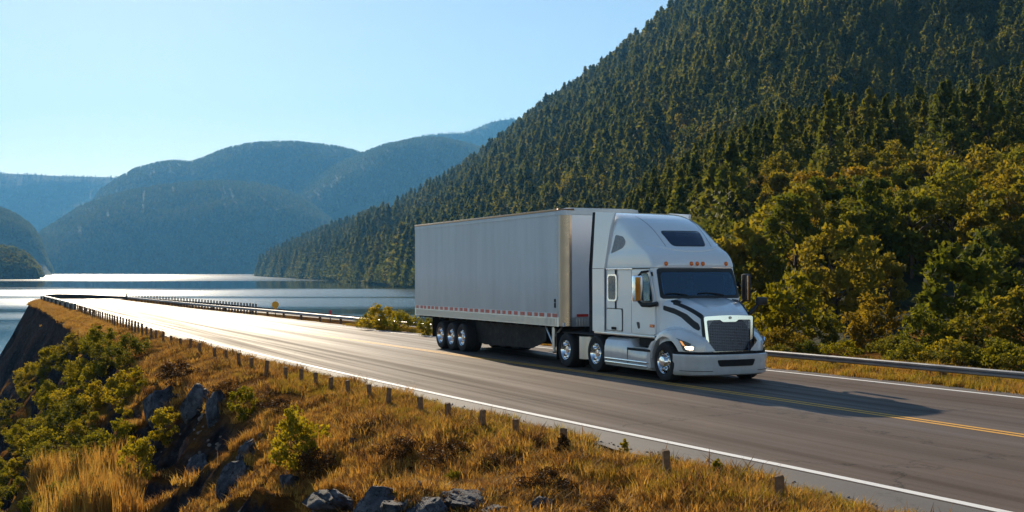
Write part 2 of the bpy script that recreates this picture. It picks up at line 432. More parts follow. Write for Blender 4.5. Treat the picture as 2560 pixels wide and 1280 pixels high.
def glass(name, tint, refl_rough=.03, add=.10):
    t = NT(name)
    tr = t.n('ShaderNodeBsdfTransparent'); tr.inputs['Color'].default_value = (*tint, 1)
    gl = t.n('ShaderNodeBsdfGlossy'); gl.inputs['Roughness'].default_value = refl_rough; gl.inputs['Color'].default_value = (.55, .8, 1, 1)  # blue put into the gloss colour to give a sky-blue reflection
    fr = t.n('ShaderNodeFresnel'); fr.inputs['IOR'].default_value = 1.6
    mx = t.n('ShaderNodeMixShader'); t.l(t.math('ADD', fr.outputs[0], add), mx.inputs[0])
    t.l(tr.outputs[0], mx.inputs[1]); t.l(gl.outputs[0], mx.inputs[2]); t.l(mx.outputs[0], t.out.inputs['Surface'])
    return t.mat
M['glass'] = glass('tinted_glass', (.14, .36, .55))
M['glass_dark'] = plain('dark_roof_glass', (.015, .03, .07), .06, 0, .8, noise=.05, nscale=3)
M['lens'] = glass('headlight_lens', (.9, .92, .94), .05, -.03)

def lamp(name, col, st):
    t = NT(name); b = t.bsdf(col, .3); b.inputs['Emission Color'].default_value = (*col, 1); b.inputs['Emission Strength'].default_value = st
    return t.mat
M['lamp'] = lamp('lit_headlamp', (1.0, .78, .55), 3.0)
M['lamp_amber'] = lamp('amber_signal', (.95, .4, .12), .5)
# ------------------------------------------------------------------ road frame
_sb = np.arange(-220, 330, .5)
_hd = TH - smooth(137, 170, _sb) * R(96)                   # heading away from the camera; the far end swings right
_cx = np.zeros_like(_sb); _cy = np.zeros_like(_sb)
_i0 = int(np.where(_sb == 0)[0][0]); OREF = 12.5
_dx = -np.sin(_hd) * .5; _dy = np.cos(_hd) * .5
_cx[_i0:] = OREF * NV[0] + np.concatenate([[0], np.cumsum(_dx[_i0:-1])]); _cy[_i0:] = OREF * NV[1] + np.concatenate([[0], np.cumsum(_dy[_i0:-1])])
_cx[:_i0] = OREF * NV[0] + _sb[:_i0] * DV[0]; _cy[:_i0] = OREF * NV[1] + _sb[:_i0] * DV[1]
_gr = -G - np.clip((_sb - 146) * .008, 0, .10)
_zr = np.concatenate([[0], np.cumsum(_gr[:-1] * .5)]); _zr -= _zr[_i0]

def zroad(s): return np.interp(s, _sb, _zr)
def so(s, o):
    s = np.asarray(s, float); o = np.asarray(o, float)
    h = np.interp(s, _sb, _hd)
    return (np.interp(s, _sb, _cx) + (o - OREF) * np.cos(h), np.interp(s, _sb, _cy) + (o - OREF) * np.sin(h))
_K = {
 'white': [(-30, 10.4), (9.5, 10.05), (17, 9.5), (26, 9.05), (36, 8.72), (49, 8.5), (73, 8.3), (106, 8.5), (260, 8.5)],
 'yellow': [(-30, 15.0), (16, 15.0), (23, 14.92), (28, 14.72), (32, 14.4), (50, 13.8), (76, 13.3), (100, 12.8), (260, 12.4)],
 'rail': [(-30, 22.6), (10, 21.5), (20, 21.2), (28, 20.9), (40, 19.9), (50, 19.1), (60, 18.7), (76, 18.2), (96, 17.2), (120, 16.6), (143, 16.2), (260, 16.2)],
 'post': [(-30, 9.0), (11, 8.3), (13, 8.12), (17, 7.82), (23, 7.6), (30, 7.2), (45, 7.05), (53, 7.02), (74, 7.2), (98, 7.45), (130, 7.6), (260, 7.6)],
}
def koff(k, s):
    xs = np.array([p[0] for p in _K[k]], float); ys = np.array([p[1] for p in _K[k]], float)
    s = np.asarray(s, float)
    return (np.interp(s - 3, xs, ys) + np.interp(s, xs, ys) + np.interp(s + 3, xs, ys)) / 3
def edge_near(s): return koff('white', s) - np.interp(s, [-30, 10, 17, 24, 50, 80, 260], [1.1, 1.05, .85, .72, .6, .5, .5])
def edge_far(s): return koff('rail', s) - np.interp(s, [-30, 30, 60, 120, 260], [1.05, 1.0, .8, .5, .5])

def bank_drop(e, s):
    """fall of the near bank e metres beyond the asphalt edge"""
    st = np.interp(s, [-10, 10, 20, 28, 36, 55, 90, 130, 260], [.5, .5, .6, .78, 1.05, 1.4, 1.8, 1.9, 1.6])
    fl = np.interp(s, [-10, 18, 30, 60, 110, 260], [2.4, 2.5, 2.4, 2.2, 1.7, 1.7])
    a = .03 + .05 * np.clip(e, 0, fl) + .28 * np.clip(e - .9, 0, fl - .9)
    return a + st * np.clip(e - fl, 0, None) - .0 * e
def land_z(s, o):
    s = np.asarray(s, float); o = np.asarray(o, float)
    zr = zroad(s); en = edge_near(s) - o; ef = o - edge_far(s)
    # near bank, with ribs of rock and hollows running down it
    amp = smooth(1.2, 4.5, en)
    rib = fbm(s * .40 + .14 * o, o * .15, 4, 3) * .8 + fbm(s * .9, o * .55, 4, 9, .6) * .30
    ledge = np.abs(fbm(s * .22 + 3, o * .3, 3, 21)) * .9
    cl = smooth(2.0, 4.2, en) * np.interp(s, [8, 14, 60, 110], [.5, 1, 1, .5])
    gul = 1 - np.abs(fbm(s * .30 + .2 * o + 5, o * .09, 3, 71, .55)) * 1.6          # sharp ribs running down the face
    steps = np.abs(fbm(s * .55 - .4 * o, o * .9, 3, 73)) * .55
    rib = rib + cl * (gul * .75 - .35 - steps)
    near = zr - bank_drop(en, s) + amp * (rib - ledge * .8) + smooth(.3, 1.6, en) * fbm(s * 1.6, o * 1.6, 3, 5) * .05
    near = np.maximum(near, LAKE_Z - 2.0 + .0 * s)
    # far side: verge, then water beyond s ~ 38 and the mountain foot before it
    w = smooth(30, 46, s)
    up = zr - .03 + .03 * np.clip(ef, 0, 3) + .10 * np.clip(ef - 3, 0, None) + smooth(.5, 3, ef) * fbm(s * .6, o * .6, 3, 31) * .12
    dn = zr - .03 - .05 * np.clip(ef, 0, 1.6) - .62 * np.clip(ef - 1.9, 0, None) + smooth(1.5, 4, ef) * fbm(s * .4, o * .4, 3, 33) * .3
    far = np.maximum(up * (1 - w) + dn * w, LAKE_Z - 2.0)
    z = np.where(en > 0, near, np.where(ef > 0, far, zr - .06))
    # the causeway ends in the lake well behind the crest
    return z - smooth(188, 222, s) * 12

def world(s, o, dz=0.0):
    x, y = so(s, o); return np.array([x, y, land_z(s, o) + dz])
def to_so(x, y):
    return x * DV[0] + y * DV[1], x * NV[0] + y * NV[1]       # valid on the straight part
def pick(px, py, dmin=6, dmax=140):
    """where the view ray of a photo pixel meets the near bank"""
    u = (px - CX) / F; v = (py - HY) / F
    D = np.arange(dmin, dmax, .04)
    s, o = to_so(u * D, D)
    hit = np.where(land_z(s, o) >= H - v * D)[0]
    i = hit[0] if len(hit) else len(D) - 1
    return float(s[i]), float(o[i]), float(D[i])

# ------------------------------------------------------------------ bank, road, markings
sg = np.concatenate([np.arange(-190, -14, 4.0), np.arange(-14, 40, .22), np.arange(40, 100, .6), np.arange(100, 135, 2.0), np.arange(135, 226, 1.0)])
og = np.concatenate([np.arange(-70, -10, 2.5), np.arange(-10, 0, .35), np.arange(0, 10.6, .17), np.arange(10.7, 16, .9), np.arange(16, 25, .25), np.arange(25, 40, 1.0), np.arange(40, 71, 3.0)])
S_, O_ = np.meshgrid(sg, og, indexing='ij')
X_, Y_ = so(S_, O_)
Zl = land_z(S_, O_)
V = np.stack([X_, Y_, Zl], -1).reshape(-1, 3)
nb = len(og)
ii, jj = np.meshgrid(np.arange(len(sg) - 1), np.arange(nb - 1), indexing='ij')
Fq = np.stack([ii * nb + jj, ii * nb + jj + 1, (ii + 1) * nb + jj + 1, (ii + 1) * nb + jj], -1).reshape(-1, 4)
tag(obj('embankment', mesh_data('embankment', V, Fq, M['ground'], True)), kind='structure')

def strip(name, mat, o0, o1, s0, s1, dz, step=1.0, across=2, kind='structure'):
    ss = np.arange(s0, s1 + .01, step)
    P = []; UV = []
    for k in range(across + 1):
        f = k / across
        o = o0(ss) * (1 - f) + o1(ss) * f
        x, y = so(ss, o); P.append(np.stack([x, y, zroad(ss) + dz], -1)); UV.append(np.stack([ss, o], -1))
    P = np.stack(P, 1); UV = np.stack(UV, 1); n = len(ss); b = across + 1
    ii, jj = np.meshgrid(np.arange(n - 1), np.arange(b - 1), indexing='ij')
    Fq = np.stack([ii * b + jj, ii * b + jj + 1, (ii + 1) * b + jj + 1, (ii + 1) * b + jj], -1).reshape(-1, 4)
    return tag(obj(name, mesh_data(name, P.reshape(-1, 3), Fq, mat, True, uv=UV.reshape(-1, 2))), kind=kind)

wob = lambda s, k: .06 * vnoise(np.asarray(s) * .8, np.asarray(s) * 0 + k, 4) + .03 * vnoise(np.asarray(s) * 3, np.asarray(s) * 0 + k, 5)
strip('road', M['asphalt'], lambda s: koff('white', s) - .1, lambda s: koff('rail', s) - 1.35, -188, 200, 0.0, across=10)
strip('road_shoulder', M['shoulder'], lambda s: edge_near(s) - .12 + wob(s, 1) * 1.5, lambda s: koff('white', s) - .096, -188, 200, -.004, step=.4)
strip('road_shoulder', M['shoulder'], lambda s: koff('rail', s) - 1.354, lambda s: edge_far(s) + .05 + wob(s, 2), -188, 200, -.004, step=.4)
strip('white_line', M['white_line'], lambda s: koff('white', s) - .075, lambda s: koff('white', s) + .075, -188, 195, .004)
strip('white_line', M['white_line'], lambda s: koff('rail', s) - 1.72, lambda s: koff('rail', s) - 1.57, -188, 195, .004)
strip('yellow_line', M['yellow_line'], lambda s: koff('yellow', s) - .16, lambda s: koff('yellow', s) - .05, -188, 60, .004)
strip('yellow_line', M['yellow_line'], lambda s: koff('yellow', s) + .05, lambda s: koff('yellow', s) + .16, -188, 60, .004)

# ------------------------------------------------------------------ lake and lake bed
lk = [(-6000, -60), (9000, -60), (9000, 9000), (-6000, 9000)]
ys = np.concatenate([np.linspace(-400, 600, 14), np.linspace(700, 4600, 14)]); xs = np.linspace(-3200, 2600, 24)
P = np.stack(np.meshgrid(xs, ys, indexing='ij'), -1).reshape(-1, 2)
P = np.concatenate([P, np.full((len(P), 1), LAKE_Z)], 1); nb = len(ys)
ii, jj = np.meshgrid(np.arange(len(xs) - 1), np.arange(nb - 1), indexing='ij')
Fq = np.stack([ii * nb + jj, (ii + 1) * nb + jj, (ii + 1) * nb + jj + 1, ii * nb + jj + 1], -1).reshape(-1, 4)
tag(obj('lake', mesh_data('lake', P, Fq, M['water'])), kind='structure')

# ------------------------------------------------------------------ mountain on the right
PXK = np.array([560, 640, 670, 700, 760, 900, 1000, 1100, 1200, 1300, 1350, 1450, 1550, 1620, 1700, 1800, 1950, 2150, 2400, 2800, 3300], float)
SKY = np.array([700, 694, 684, 668, 640, 592, 552, 497, 428, 345, 306, 236, 155, 104, 30, -60, -180, -310, -420, -540, -600], float)
SKY = SKY + np.interp(PXK, [900, 1150, 1500, 1800], [0, 22, 46, 52])      # the crowns stand above the ground line
DCR = np.interp(PXK, [560, 660, 1000, 1300, 1700, 2200, 2800, 3300], [2520, 2450, 2050, 1650, 1300, 1050, 850, 800])
DFT = np.interp(PXK, [560, 640, 700, 800, 900, 1035, 1150, 1300, 1450, 1600, 1750, 1900, 2200, 2560, 3300],
                [2400, 2360, 1950, 1450, 1120, 800, 610, 400, 220, 115, 70, 48, 40, 36, 30])
ZFT = np.interp(PXK, [560, 1200, 1600, 1900, 3300], [LAKE_Z - 1, LAKE_Z - 1, -4, -1.2, -1.0])
def mtn_z(px, D):
    sky = np.interp(px, PXK, SKY); d1 = np.interp(px, PXK, DCR); d0 = np.interp(px, PXK, DFT); z0 = np.interp(px, PXK, ZFT)
    zc = H + (HY - sky) / F * d1
    t = np.clip((D - d0) / (d1 - d0), 0, 1.6)
    pw = np.interp(px, [700, 1300, 1700, 2200], [.8, 1.05, 1.5, 1.75])
    tt = np.minimum(t, 1)
    prof = .86 * tt ** pw + .14 * tt
    z = z0 + (zc - z0) * prof
    z = np.where(t > 1, zc - (zc - z0) * (np.clip(t - 1, 0, 1) * 1.5) ** 1.3, z)
    x = (px - CX) / F * D
    und = fbm(x / 170, D / 170, 4, 41) * np.clip((D - d0) / 8, 0, 26) * .55 * (1 - .75 * smooth(.85, 1.0, tt) * (t <= 1))
    return z + und
pxg = np.linspace(560, 3300, 190); tg = np.concatenate([np.linspace(0, .2, 26) ** 1.0, np.linspace(.22, 1, 60), np.linspace(1.03, 1.55, 10)])
PX_, T_ = np.meshgrid(pxg, tg, indexing='ij')
d0 = np.interp(PX_, PXK, DFT); d1 = np.interp(PX_, PXK, DCR)
tcur = np.where(T_ <= 1, T_ ** 1.35, T_)
D_ = d0 + (d1 - d0) * tcur
Zm = mtn_z(PX_, D_)
V = np.stack([(PX_ - CX) / F * D_, D_, Zm], -1).reshape(-1, 3); nb = len(tg)
ii, jj = np.meshgrid(np.arange(len(pxg) - 1), np.arange(nb - 1), indexing='ij')
Fq = np.stack([ii * nb + jj, (ii + 1) * nb + jj, (ii + 1) * nb + jj + 1, ii * nb + jj + 1], -1).reshape(-1, 4)
tag(obj('mountain', mesh_data('mountain', V, Fq, M['mountain'], True)), kind='structure')

# ------------------------------------------------------------------ hills beyond the lake
HILLS = [
 # distance of foot, of crest, skyline in photo pixels
 (3750, 4700, [(0, 690), (40, 640), (70, 605), (120, 572), (200, 520), (300, 486), (400, 470), (480, 463), (560, 459), (640, 464), (700, 476), (740, 492), (785, 518), (860, 575), (940, 640), (1010, 690)]),
 (4900, 6000, [(180, 690), (210, 560), (240, 486), (300, 446), (340, 424), (400, 408), (440, 404), (465, 407), (480, 409), (510, 398), (560, 379), (640, 366), (740, 363), (820, 370), (880, 381), (920, 396), (1000, 470), (1100, 690)]),
 (4300, 5600, [(650, 690), (690, 560), (720, 480), (760, 452), (800, 435), (860, 408), (900, 393), (960, 372), (1040, 358), (1100, 358), (1170, 368), (1240, 384), (1320, 420), (1420, 520), (1500, 690)]),
 (6200, 7600, [(840, 690), (880, 430), (920, 386), (980, 360), (1060, 340), (1120, 334), (1165, 333), (1190, 322), (1230, 305), (1270, 298), (1320, 300), (1400, 315), (1500, 350), (1620, 690)]),
 (6600, 8000, [(-500, 420), (-300, 424), (-100, 428), (0, 433), (150, 440), (280, 443), (360, 452), (440, 480), (560, 690)]),
 (3000, 3500, [(-420, 520), (-250, 500), (-100, 512), (-30, 524), (0, 529), (40, 546), (70, 566), (95, 592), (115, 640), (130, 690)]),
 (1560, 1720, [(-500, 600), (-300, 590), (-160, 600), (-60, 622), (-20, 634), (0, 638), (40, 644), (66, 655), (84, 672), (94, 688), (100, 696)]),
]
hill_pts = []
def hill_fn(k):
    df, dc, sk = HILLS[k]
    xs = np.array([p[0] for p in sk], float); yy = np.array([p[1] for p in sk], float)
    def fn(px, t):
        """t runs 0 at the water, 1 at the crest, 2 at the back foot"""
        sky = (np.interp(px - 9, xs, yy) + np.interp(px, xs, yy) + np.interp(px + 9, xs, yy)) / 3
        zc = np.maximum(H + (HY - sky) / F * dc, LAKE_Z - 6)
        D = df + (dc - df) * np.minimum(t, 1) + np.clip(t - 1, 0, 1) * (dc - df) * 1.6
        x = (px - CX) / F * D
        front = (1 - (1 - np.clip(t, 0, 1)) ** 2.1) ** .8
        front = .93 * front + .07 * np.clip(t, 0, 1)
        if k in (3, 4): front = np.clip(t, 0, 1) ** .85
        pr = np.where(t <= 1, front, np.cos(np.clip(t - 1, 0, 1) * math.pi / 2))
        amp = np.clip(zc - LAKE_Z, 0, 200) * .12 * np.sin(np.clip(t, 0, 1) * math.pi)
        z = LAKE_Z - 4 + (zc - LAKE_Z + 4) * pr + fbm(x / 420 + k, D / 420, 4, 51 + k) * amp
        return x, D, z
    return fn, xs
for k in range(len(HILLS)):
    fn, xs = hill_fn(k)
    pg = np.linspace(xs[0], xs[-1], 120); tg = np.concatenate([np.linspace(0, 1, 46), np.linspace(1.1, 2, 8)])
    A, B = np.meshgrid(pg, tg, indexing='ij'); x, D, z = fn(A, B); nb = len(tg)
    ii, jj = np.meshgrid(np.arange(len(pg) - 1), np.arange(nb - 1), indexing='ij')
    Fq = np.stack([ii * nb + jj, (ii + 1) * nb + jj, (ii + 1) * nb + jj + 1, ii * nb + jj + 1], -1).reshape(-1, 4)
    nm = 'headland' if k == 6 else 'hill'
    tag(obj(nm, mesh_data(nm, np.stack([x, D, z], -1).reshape(-1, 3), Fq, M['hill'] if k < 6 else M['mountain'], True)), kind='structure')
# ------------------------------------------------------------------ leaf and needle generators
def quads(cent, nrm_rand, size, r, asp=.6):
    """leaf quads (diamonds) with random orientation; returns V (4n,3)"""
    n = len(cent)
    a = r.normal(size=(n, 3)); a /= np.linalg.norm(a, axis=1, keepdims=True)
    b = r.normal(size=(n, 3)); b -= (b * a).sum(1, keepdims=True) * a; b /= np.linalg.norm(b, axis=1, keepdims=True)
    s = np.asarray(size).reshape(-1, 1)
    V = np.stack([cent - a * s, cent + b * s * asp, cent + a * s, cent - b * s * asp], 1)
    return V.reshape(-1, 3)
def qfaces(n): return np.arange(n * 4).reshape(n, 4)

def crown_points(r, shape, n_clump, n_leaf, clump_r):
    """leaf centres gathered in clumps; shape(u) gives a point of the crown for unit-ball u"""
    u = r.normal(size=(n_clump, 3)); u /= np.linalg.norm(u, axis=1, keepdims=True)
    u *= (.45 + .55 * r.random((n_clump, 1)) ** .5)
    c = shape(u)
    cr = clump_r * (.6 + .8 * r.random(n_clump))
    k = r.integers(0, n_clump, n_leaf)
    d = r.normal(size=(n_leaf, 3)); d /= np.linalg.norm(d, axis=1, keepdims=True)
    d *= (r.random((n_leaf, 1)) ** .45); d[:, 2] *= .7
    return c[k] + d * cr[k, None]

def broad_crown(seed, hgt, rad, base, leaf, n_leaf, n_clump=34, cone=0.0, clump=.32):
    r = np.random.default_rng(seed)
    ecc = .85 + .3 * r.random()
    def shape(u):
        z = (u[:, 2] * .5 + .5)
        w = 1 - cone * z
        lob = 1 + .18 * np.sin(np.arctan2(u[:, 1], u[:, 0]) * 3 + seed)
        return np.stack([u[:, 0] * rad * w * lob, u[:, 1] * rad * w * lob * ecc, base + z * (hgt - base)], 1)
    P = crown_points(r, shape, n_clump, n_leaf, rad * clump)
    P[:, 2] = np.maximum(P[:, 2], base * .3 + .02)
    V = quads(P, None, leaf * (.6 + .8 * r.random(n_leaf)), r, .55)
    return V, qfaces(n_leaf)
def trunk_mesh(seed, hgt, rad, crown_r, name='trunk', limbs=6):
    r = random.Random(seed); m = MB()
    pts = [(0, 0, -.3)]
    for k in range(1, 6):
        pts.append((r.uniform(-.05, .05) * hgt * k / 5, r.uniform(-.05, .05) * hgt * k / 5, hgt * .8 * k / 5))
    m.tube(pts, [rad * (1.2 - .19 * k) for k in range(6)], 6)
    for k in range(limbs):
        i = r.randint(2, 4); p = Vector(pts[i]); a = r.uniform(0, 6.28)
        q = p + Vector((math.cos(a) * crown_r * .7, math.sin(a) * crown_r * .7, hgt * r.uniform(.12, .3)))
        md = (p + q) / 2 + Vector((0, 0, hgt * .03))
        m.tube([p, md, q], [rad * .45, rad * .3, rad * .1], 5)
    me = mesh_data(name, m.v, m.f, M['bark'], True)
    return me
def conifer_crown(seed, hgt, rad, whorls=20, per=8, base=.1):
    """tiers of drooping, ragged boughs"""
    r = np.random.default_rng(seed); Vs = []
    for i in range(whorls):
        t = base + (1 - base) * (i + .3 * r.random()) / whorls
        rr = rad * (1 - t) ** .85 * (.8 + .4 * r.random()) + .03 * rad
        z0 = t * hgt; n = max(4, int(per * (.55 + .6 * (1 - t))))
        for k in range(n):
            a = r.random() * 6.283; L = rr * (.7 + .5 * r.random())
            ca, sa = math.cos(a), math.sin(a); w = L * .26 + .04 * rad
            dz = -L * (.25 + .3 * r.random()); up = .05 * hgt * (1 - t) * .4
            for (f0, f1, ww) in ((.05, .5, 1.0), (.4, .8, .85), (.7, 1.05, .5)):
                j = r.normal(size=3) * .06 * rad
                p0 = np.array([ca * L * f0, sa * L * f0, z0 + up * (1 - f0) + dz * f0])
                p1 = np.array([ca * L * f1, sa * L * f1, z0 + dz * f1])
                mid = (p0 + p1) / 2; tilt = r.normal() * .5
                sd = np.array([-sa, ca, tilt]) * w * ww
                Vs += [p0, mid + sd + j, p1, mid - sd + j]
    # leader
    for k in range(3):
        a = r.random() * 6.283
        Vs += [np.array([0, 0, hgt * .93]), np.array([math.cos(a) * .05 * rad, math.sin(a) * .05 * rad, hgt * .97]), np.array([0, 0, hgt * 1.02]), np.array([-math.cos(a) * .05 * rad, -math.sin(a) * .05 * rad, hgt * .97])]
    V = np.array(Vs); return V, qfaces(len(V) // 4)

def cone_crown(seed, hgt, rad, n, leaf, base=.04):
    """pointed crown of bough clumps, denser outside, ragged edge"""
    r = np.random.default_rng(seed)
    nc = max(14, min(120, n // 9)); t = 1 - (1 - r.random(nc)) ** .5 if False else r.random(nc) ** 1.35
    z = base + (1 - base) * t; a = r.random(nc) * 6.283 + np.arange(nc) * 2.4
    rr = rad * (1 - t) ** .85 * (.62 + .4 * r.random(nc))
    c = np.stack([rr * np.cos(a), rr * np.sin(a), z * hgt], 1)
    cr = rad * (.07 + .30 * (1 - t)) * (.7 + .5 * r.random(nc))
    k = r.integers(0, nc, n); d = r.normal(size=(n, 3)); d /= np.linalg.norm(d, axis=1, keepdims=True); d *= r.random((n, 1)) ** .5
    P = c[k] + d * cr[k, None] * np.array([1, 1, 1.15])
    # a thin leading shoot
    m = n // 16; zt = r.random(m); Q = np.stack([r.normal(size=m) * .02 * rad * 2 * (1 - zt), r.normal(size=m) * .02 * rad * 2 * (1 - zt), hgt * (.9 + .13 * zt)], 1)
    P = np.concatenate([P, Q]); sz = leaf * hgt * np.concatenate([.6 + .8 * r.random(n), (.35 + .2 * r.random(m))])
    P[:, 2] = np.maximum(P[:, 2], .01)
    return quads(P, None, sz, r, .5), qfaces(len(P))

def join(parts, mats):
    Vs = []; Fs = []; mi = []; b = 0
    for (V, Fc, m) in parts:
        V = np.asarray(V, float); Vs.append(V); Fs += [tuple(int(i) + b for i in f) for f in Fc]; mi += [m] * len(Fc); b += len(V)
    return np.concatenate(Vs), Fs, mi

# ------------------------------------------------------------------ scatter of countless far things: one object with instances
def proto(name, V, Fc, mats, mi=None, smooth=False):
    return bpy.data.objects.new(name, mesh_data(name, V, Fc, mats, smooth, mi))      # never linked to the scene itself
def scatter(name, pts, rot, scl, idx, protos):
    pts = np.asarray(pts, float); n = len(pts)
    me = bpy.data.meshes.new(name); me.vertices.add(n); me.vertices.foreach_set('co', pts.astype(np.float32).ravel())
    for an, ty, ar in (('rotz', 'FLOAT', rot), ('scl', 'FLOAT', scl), ('idx', 'INT', idx)):
        at = me.attributes.new(an, ty, 'POINT'); at.data.foreach_set('value', np.asarray(ar, dtype=np.int32 if ty == 'INT' else np.float32))
    me.update()
    o = obj(name, me)
    pc = bpy.data.collections.new(name + '_kinds')
    for k, p in enumerate(protos): p.name = '%s_kind_%02d' % (name, k); pc.objects.link(p)
    g = bpy.data.node_groups.new(name, 'GeometryNodeTree')
    g.interface.new_socket('Geometry', in_out='INPUT', socket_type='NodeSocketGeometry'); g.interface.new_socket('Geometry', in_out='OUTPUT', socket_type='NodeSocketGeometry')
    N = g.nodes; gi = N.new('NodeGroupInput'); go = N.new('NodeGroupOutput')
    ci = N.new('GeometryNodeCollectionInfo'); ci.inputs['Collection'].default_value = pc; ci.inputs['Separate Children'].default_value = True; ci.inputs['Reset Children'].default_value = True
    ip = N.new('GeometryNodeInstanceOnPoints'); ip.inputs['Pick Instance'].default_value = True
    def attr(nm, ty):
        a = N.new('GeometryNodeInputNamedAttribute'); a.data_type = ty; a.inputs['Name'].default_value = nm; return a.outputs['Attribute']
    cx = N.new('ShaderNodeCombineXYZ'); g.links.new(attr('rotz', 'FLOAT'), cx.inputs['Z'])
    g.links.new(gi.outputs[0], ip.inputs['Points']); g.links.new(ci.outputs[0], ip.inputs['Instance'])
    g.links.new(attr('idx', 'INT'), ip.inputs['Instance Index'])
    g.links.new(cx.outputs[0], ip.inputs['Rotation']); g.links.new(attr('scl', 'FLOAT'), ip.inputs['Scale'])
    g.links.new(ip.outputs[0], go.inputs[0])
    md = o.modifiers.new('scatter', 'NODES'); md.node_group = g
    return o

# ------------------------------------------------------------------ forest on the mountain
def conifer_proto(seed, hgt=1.0, mat='needle_far', wh=15, per=7, slim=.2):
    return cone_crown(seed, hgt, slim * hgt, 1100, .036)
r = np.random.default_rng(5)
N0 = 90000
px = r.uniform(570, 2760, N0)
d0 = np.interp(px, PXK, DFT); d1 = np.interp(px, PXK, DCR)
# even spread over the ground
D = np.sqrt(r.uniform(0, 1, N0) * (2500 ** 2 - 30 ** 2) + 30 ** 2)
ok = (D > d0 + np.where(px > 1500, 4, 2)) & (D < d1 * 1.02)
px = px[ok]; D = D[ok]
keep = r.random(len(px)) < np.interp(D, [60, 250, 800, 1600], [1, 1, 1.0, .8])
px = px[keep]; D = D[keep]
# fill in the near hillside, where an even spread leaves too few
def ring(n, a, b, lo=1300, hi=2760):
    p = r.uniform(lo, hi, n); dd = np.sqrt(r.uniform(0, 1, n) * (b * b - a * a) + a * a)
    k = (dd > np.interp(p, PXK, DFT) + 3) & (dd < np.interp(p, PXK, DCR)); return p[k], dd[k]
for (n, a, b) in ((1500, 45, 160), (4200, 160, 380), (4200, 380, 800)):
    p_, d_ = ring(n, a, b); px = np.concatenate([px, p_]); D = np.concatenate([D, d_])
# trees along the waterline
p_ = r.uniform(640, 1150, 600); d_ = np.interp(p_, PXK, DFT) + r.uniform(0, 60, 600); px = np.concatenate([px, p_]); D = np.concatenate([D, d_])
X = (px - CX) / F * D; Z = mtn_z(px, D)
okz = Z > LAKE_Z + .2
px, D, X, Z = px[okz], D[okz], X[okz], Z[okz]
far_ok = ~((px > 1830) & (D < 64)); px, D, X, Z = px[far_ok], D[far_ok], X[far_ok], Z[far_ok]
# thin out trees that stand too close
order = r.permutation(len(px)); grid = {}; keepi = []
for i in order:
    cell = float(np.exp(np.round(np.log(np.clip(.0125 * D[i], 3.0, 10.5)) * 4) / 4))
    key = (int(X[i] // cell), int(D[i] // cell), cell)
    if key in grid: continue
    grid[key] = 1; keepi.append(i)
keepi = np.array(keepi); px, D, X, Z = px[keepi], D[keepi], X[keepi], Z[keepi]
scr_y = HY - (Z - H) / D * F
patch = fbm(X / 90, D / 90, 3, 77)
p_broad = np.clip(np.interp(D, [85, 130, 200, 900, 2500], [1.0, .7, .16, .08, .2]) + patch * .28, 0, 1)
p_broad = np.where(px < 1150, np.maximum(p_broad, .28), p_broad)
broad = r.random(len(px)) < p_broad
hgt = np.where(broad, np.clip(.031 * D, 5, 17), np.clip(.043 * D, 9, 36)) * r.uniform(.65, 1.25, len(px))
near = D < 62
size = hgt / D
# the largest ones stand as things of their own, the rest as one far-off wood
vis = (px > 1050) & (scr_y - size * F < 1000) & (scr_y > -10) & ~((px < 1900) & (px > 1040) & (scr_y > 640)) & (px < 2640)
bi = np.where(broad & vis)[0]; bi = bi[np.argsort(-size[bi])][:260]
ci = np.where(~broad & vis)[0]; ci = ci[np.argsort(-size[ci])][:290]
single = np.zeros(len(px), bool); single[bi] = True; single[ci] = True

FARB = []
for k in range(4):
    V, Fc = broad_crown(100 + k, 1.0, .38, .1, .036, 1100, 30, .4, .3)
    FARB.append((V, Fc))
protos = [proto('far', *conifer_proto(200 + k, 1.0, slim=(.26, .31, .23, .28)[k]), M['needle_far']) for k in range(4)]
protos += [proto('far', V, Fc, M['leaf_far']) for k, (V, Fc) in enumerate(FARB)]
rest = np.where(~single)[0]
rt = r.uniform(0, 6.28, len(px))
tag(scatter('mountain_forest', np.stack([X[rest], D[rest], Z[rest] - .3], 1), rt[rest], hgt[rest],
            np.where(broad[rest], 4 + r.integers(0, 4, len(rest)), r.integers(0, 4, len(rest))), protos), kind='stuff')

# single conifers of the forest
cmesh = []
for k in range(5):
    V, Fc = cone_crown(300 + k, 1.0, (.25, .29, .22, .27, .31)[k], 2200, .026)
    tm = MB().tube([(0, 0, -.05), (0, 0, .5), (0, 0, .97)], [.018, .011, .002], 5)
    cmesh.append((mesh_data('crown', V, Fc, M['needle']), mesh_data('trunk', tm.v, tm.f, M['bark'], True)))
con_proto = []
for k, i in enumerate(ci):
    cm, tm = cmesh[k % 5]
    t = empty('conifer_tree', (X[i], D[i], Z[i] - .3), rt[i]); t.scale = (hgt[i],) * 3
    obj('crown', cm, t); obj('trunk', tm, t)
    tag(t, 'dark green conifer standing among others on the forested mountainside', 'conifer', 'conifers on the mountainside')
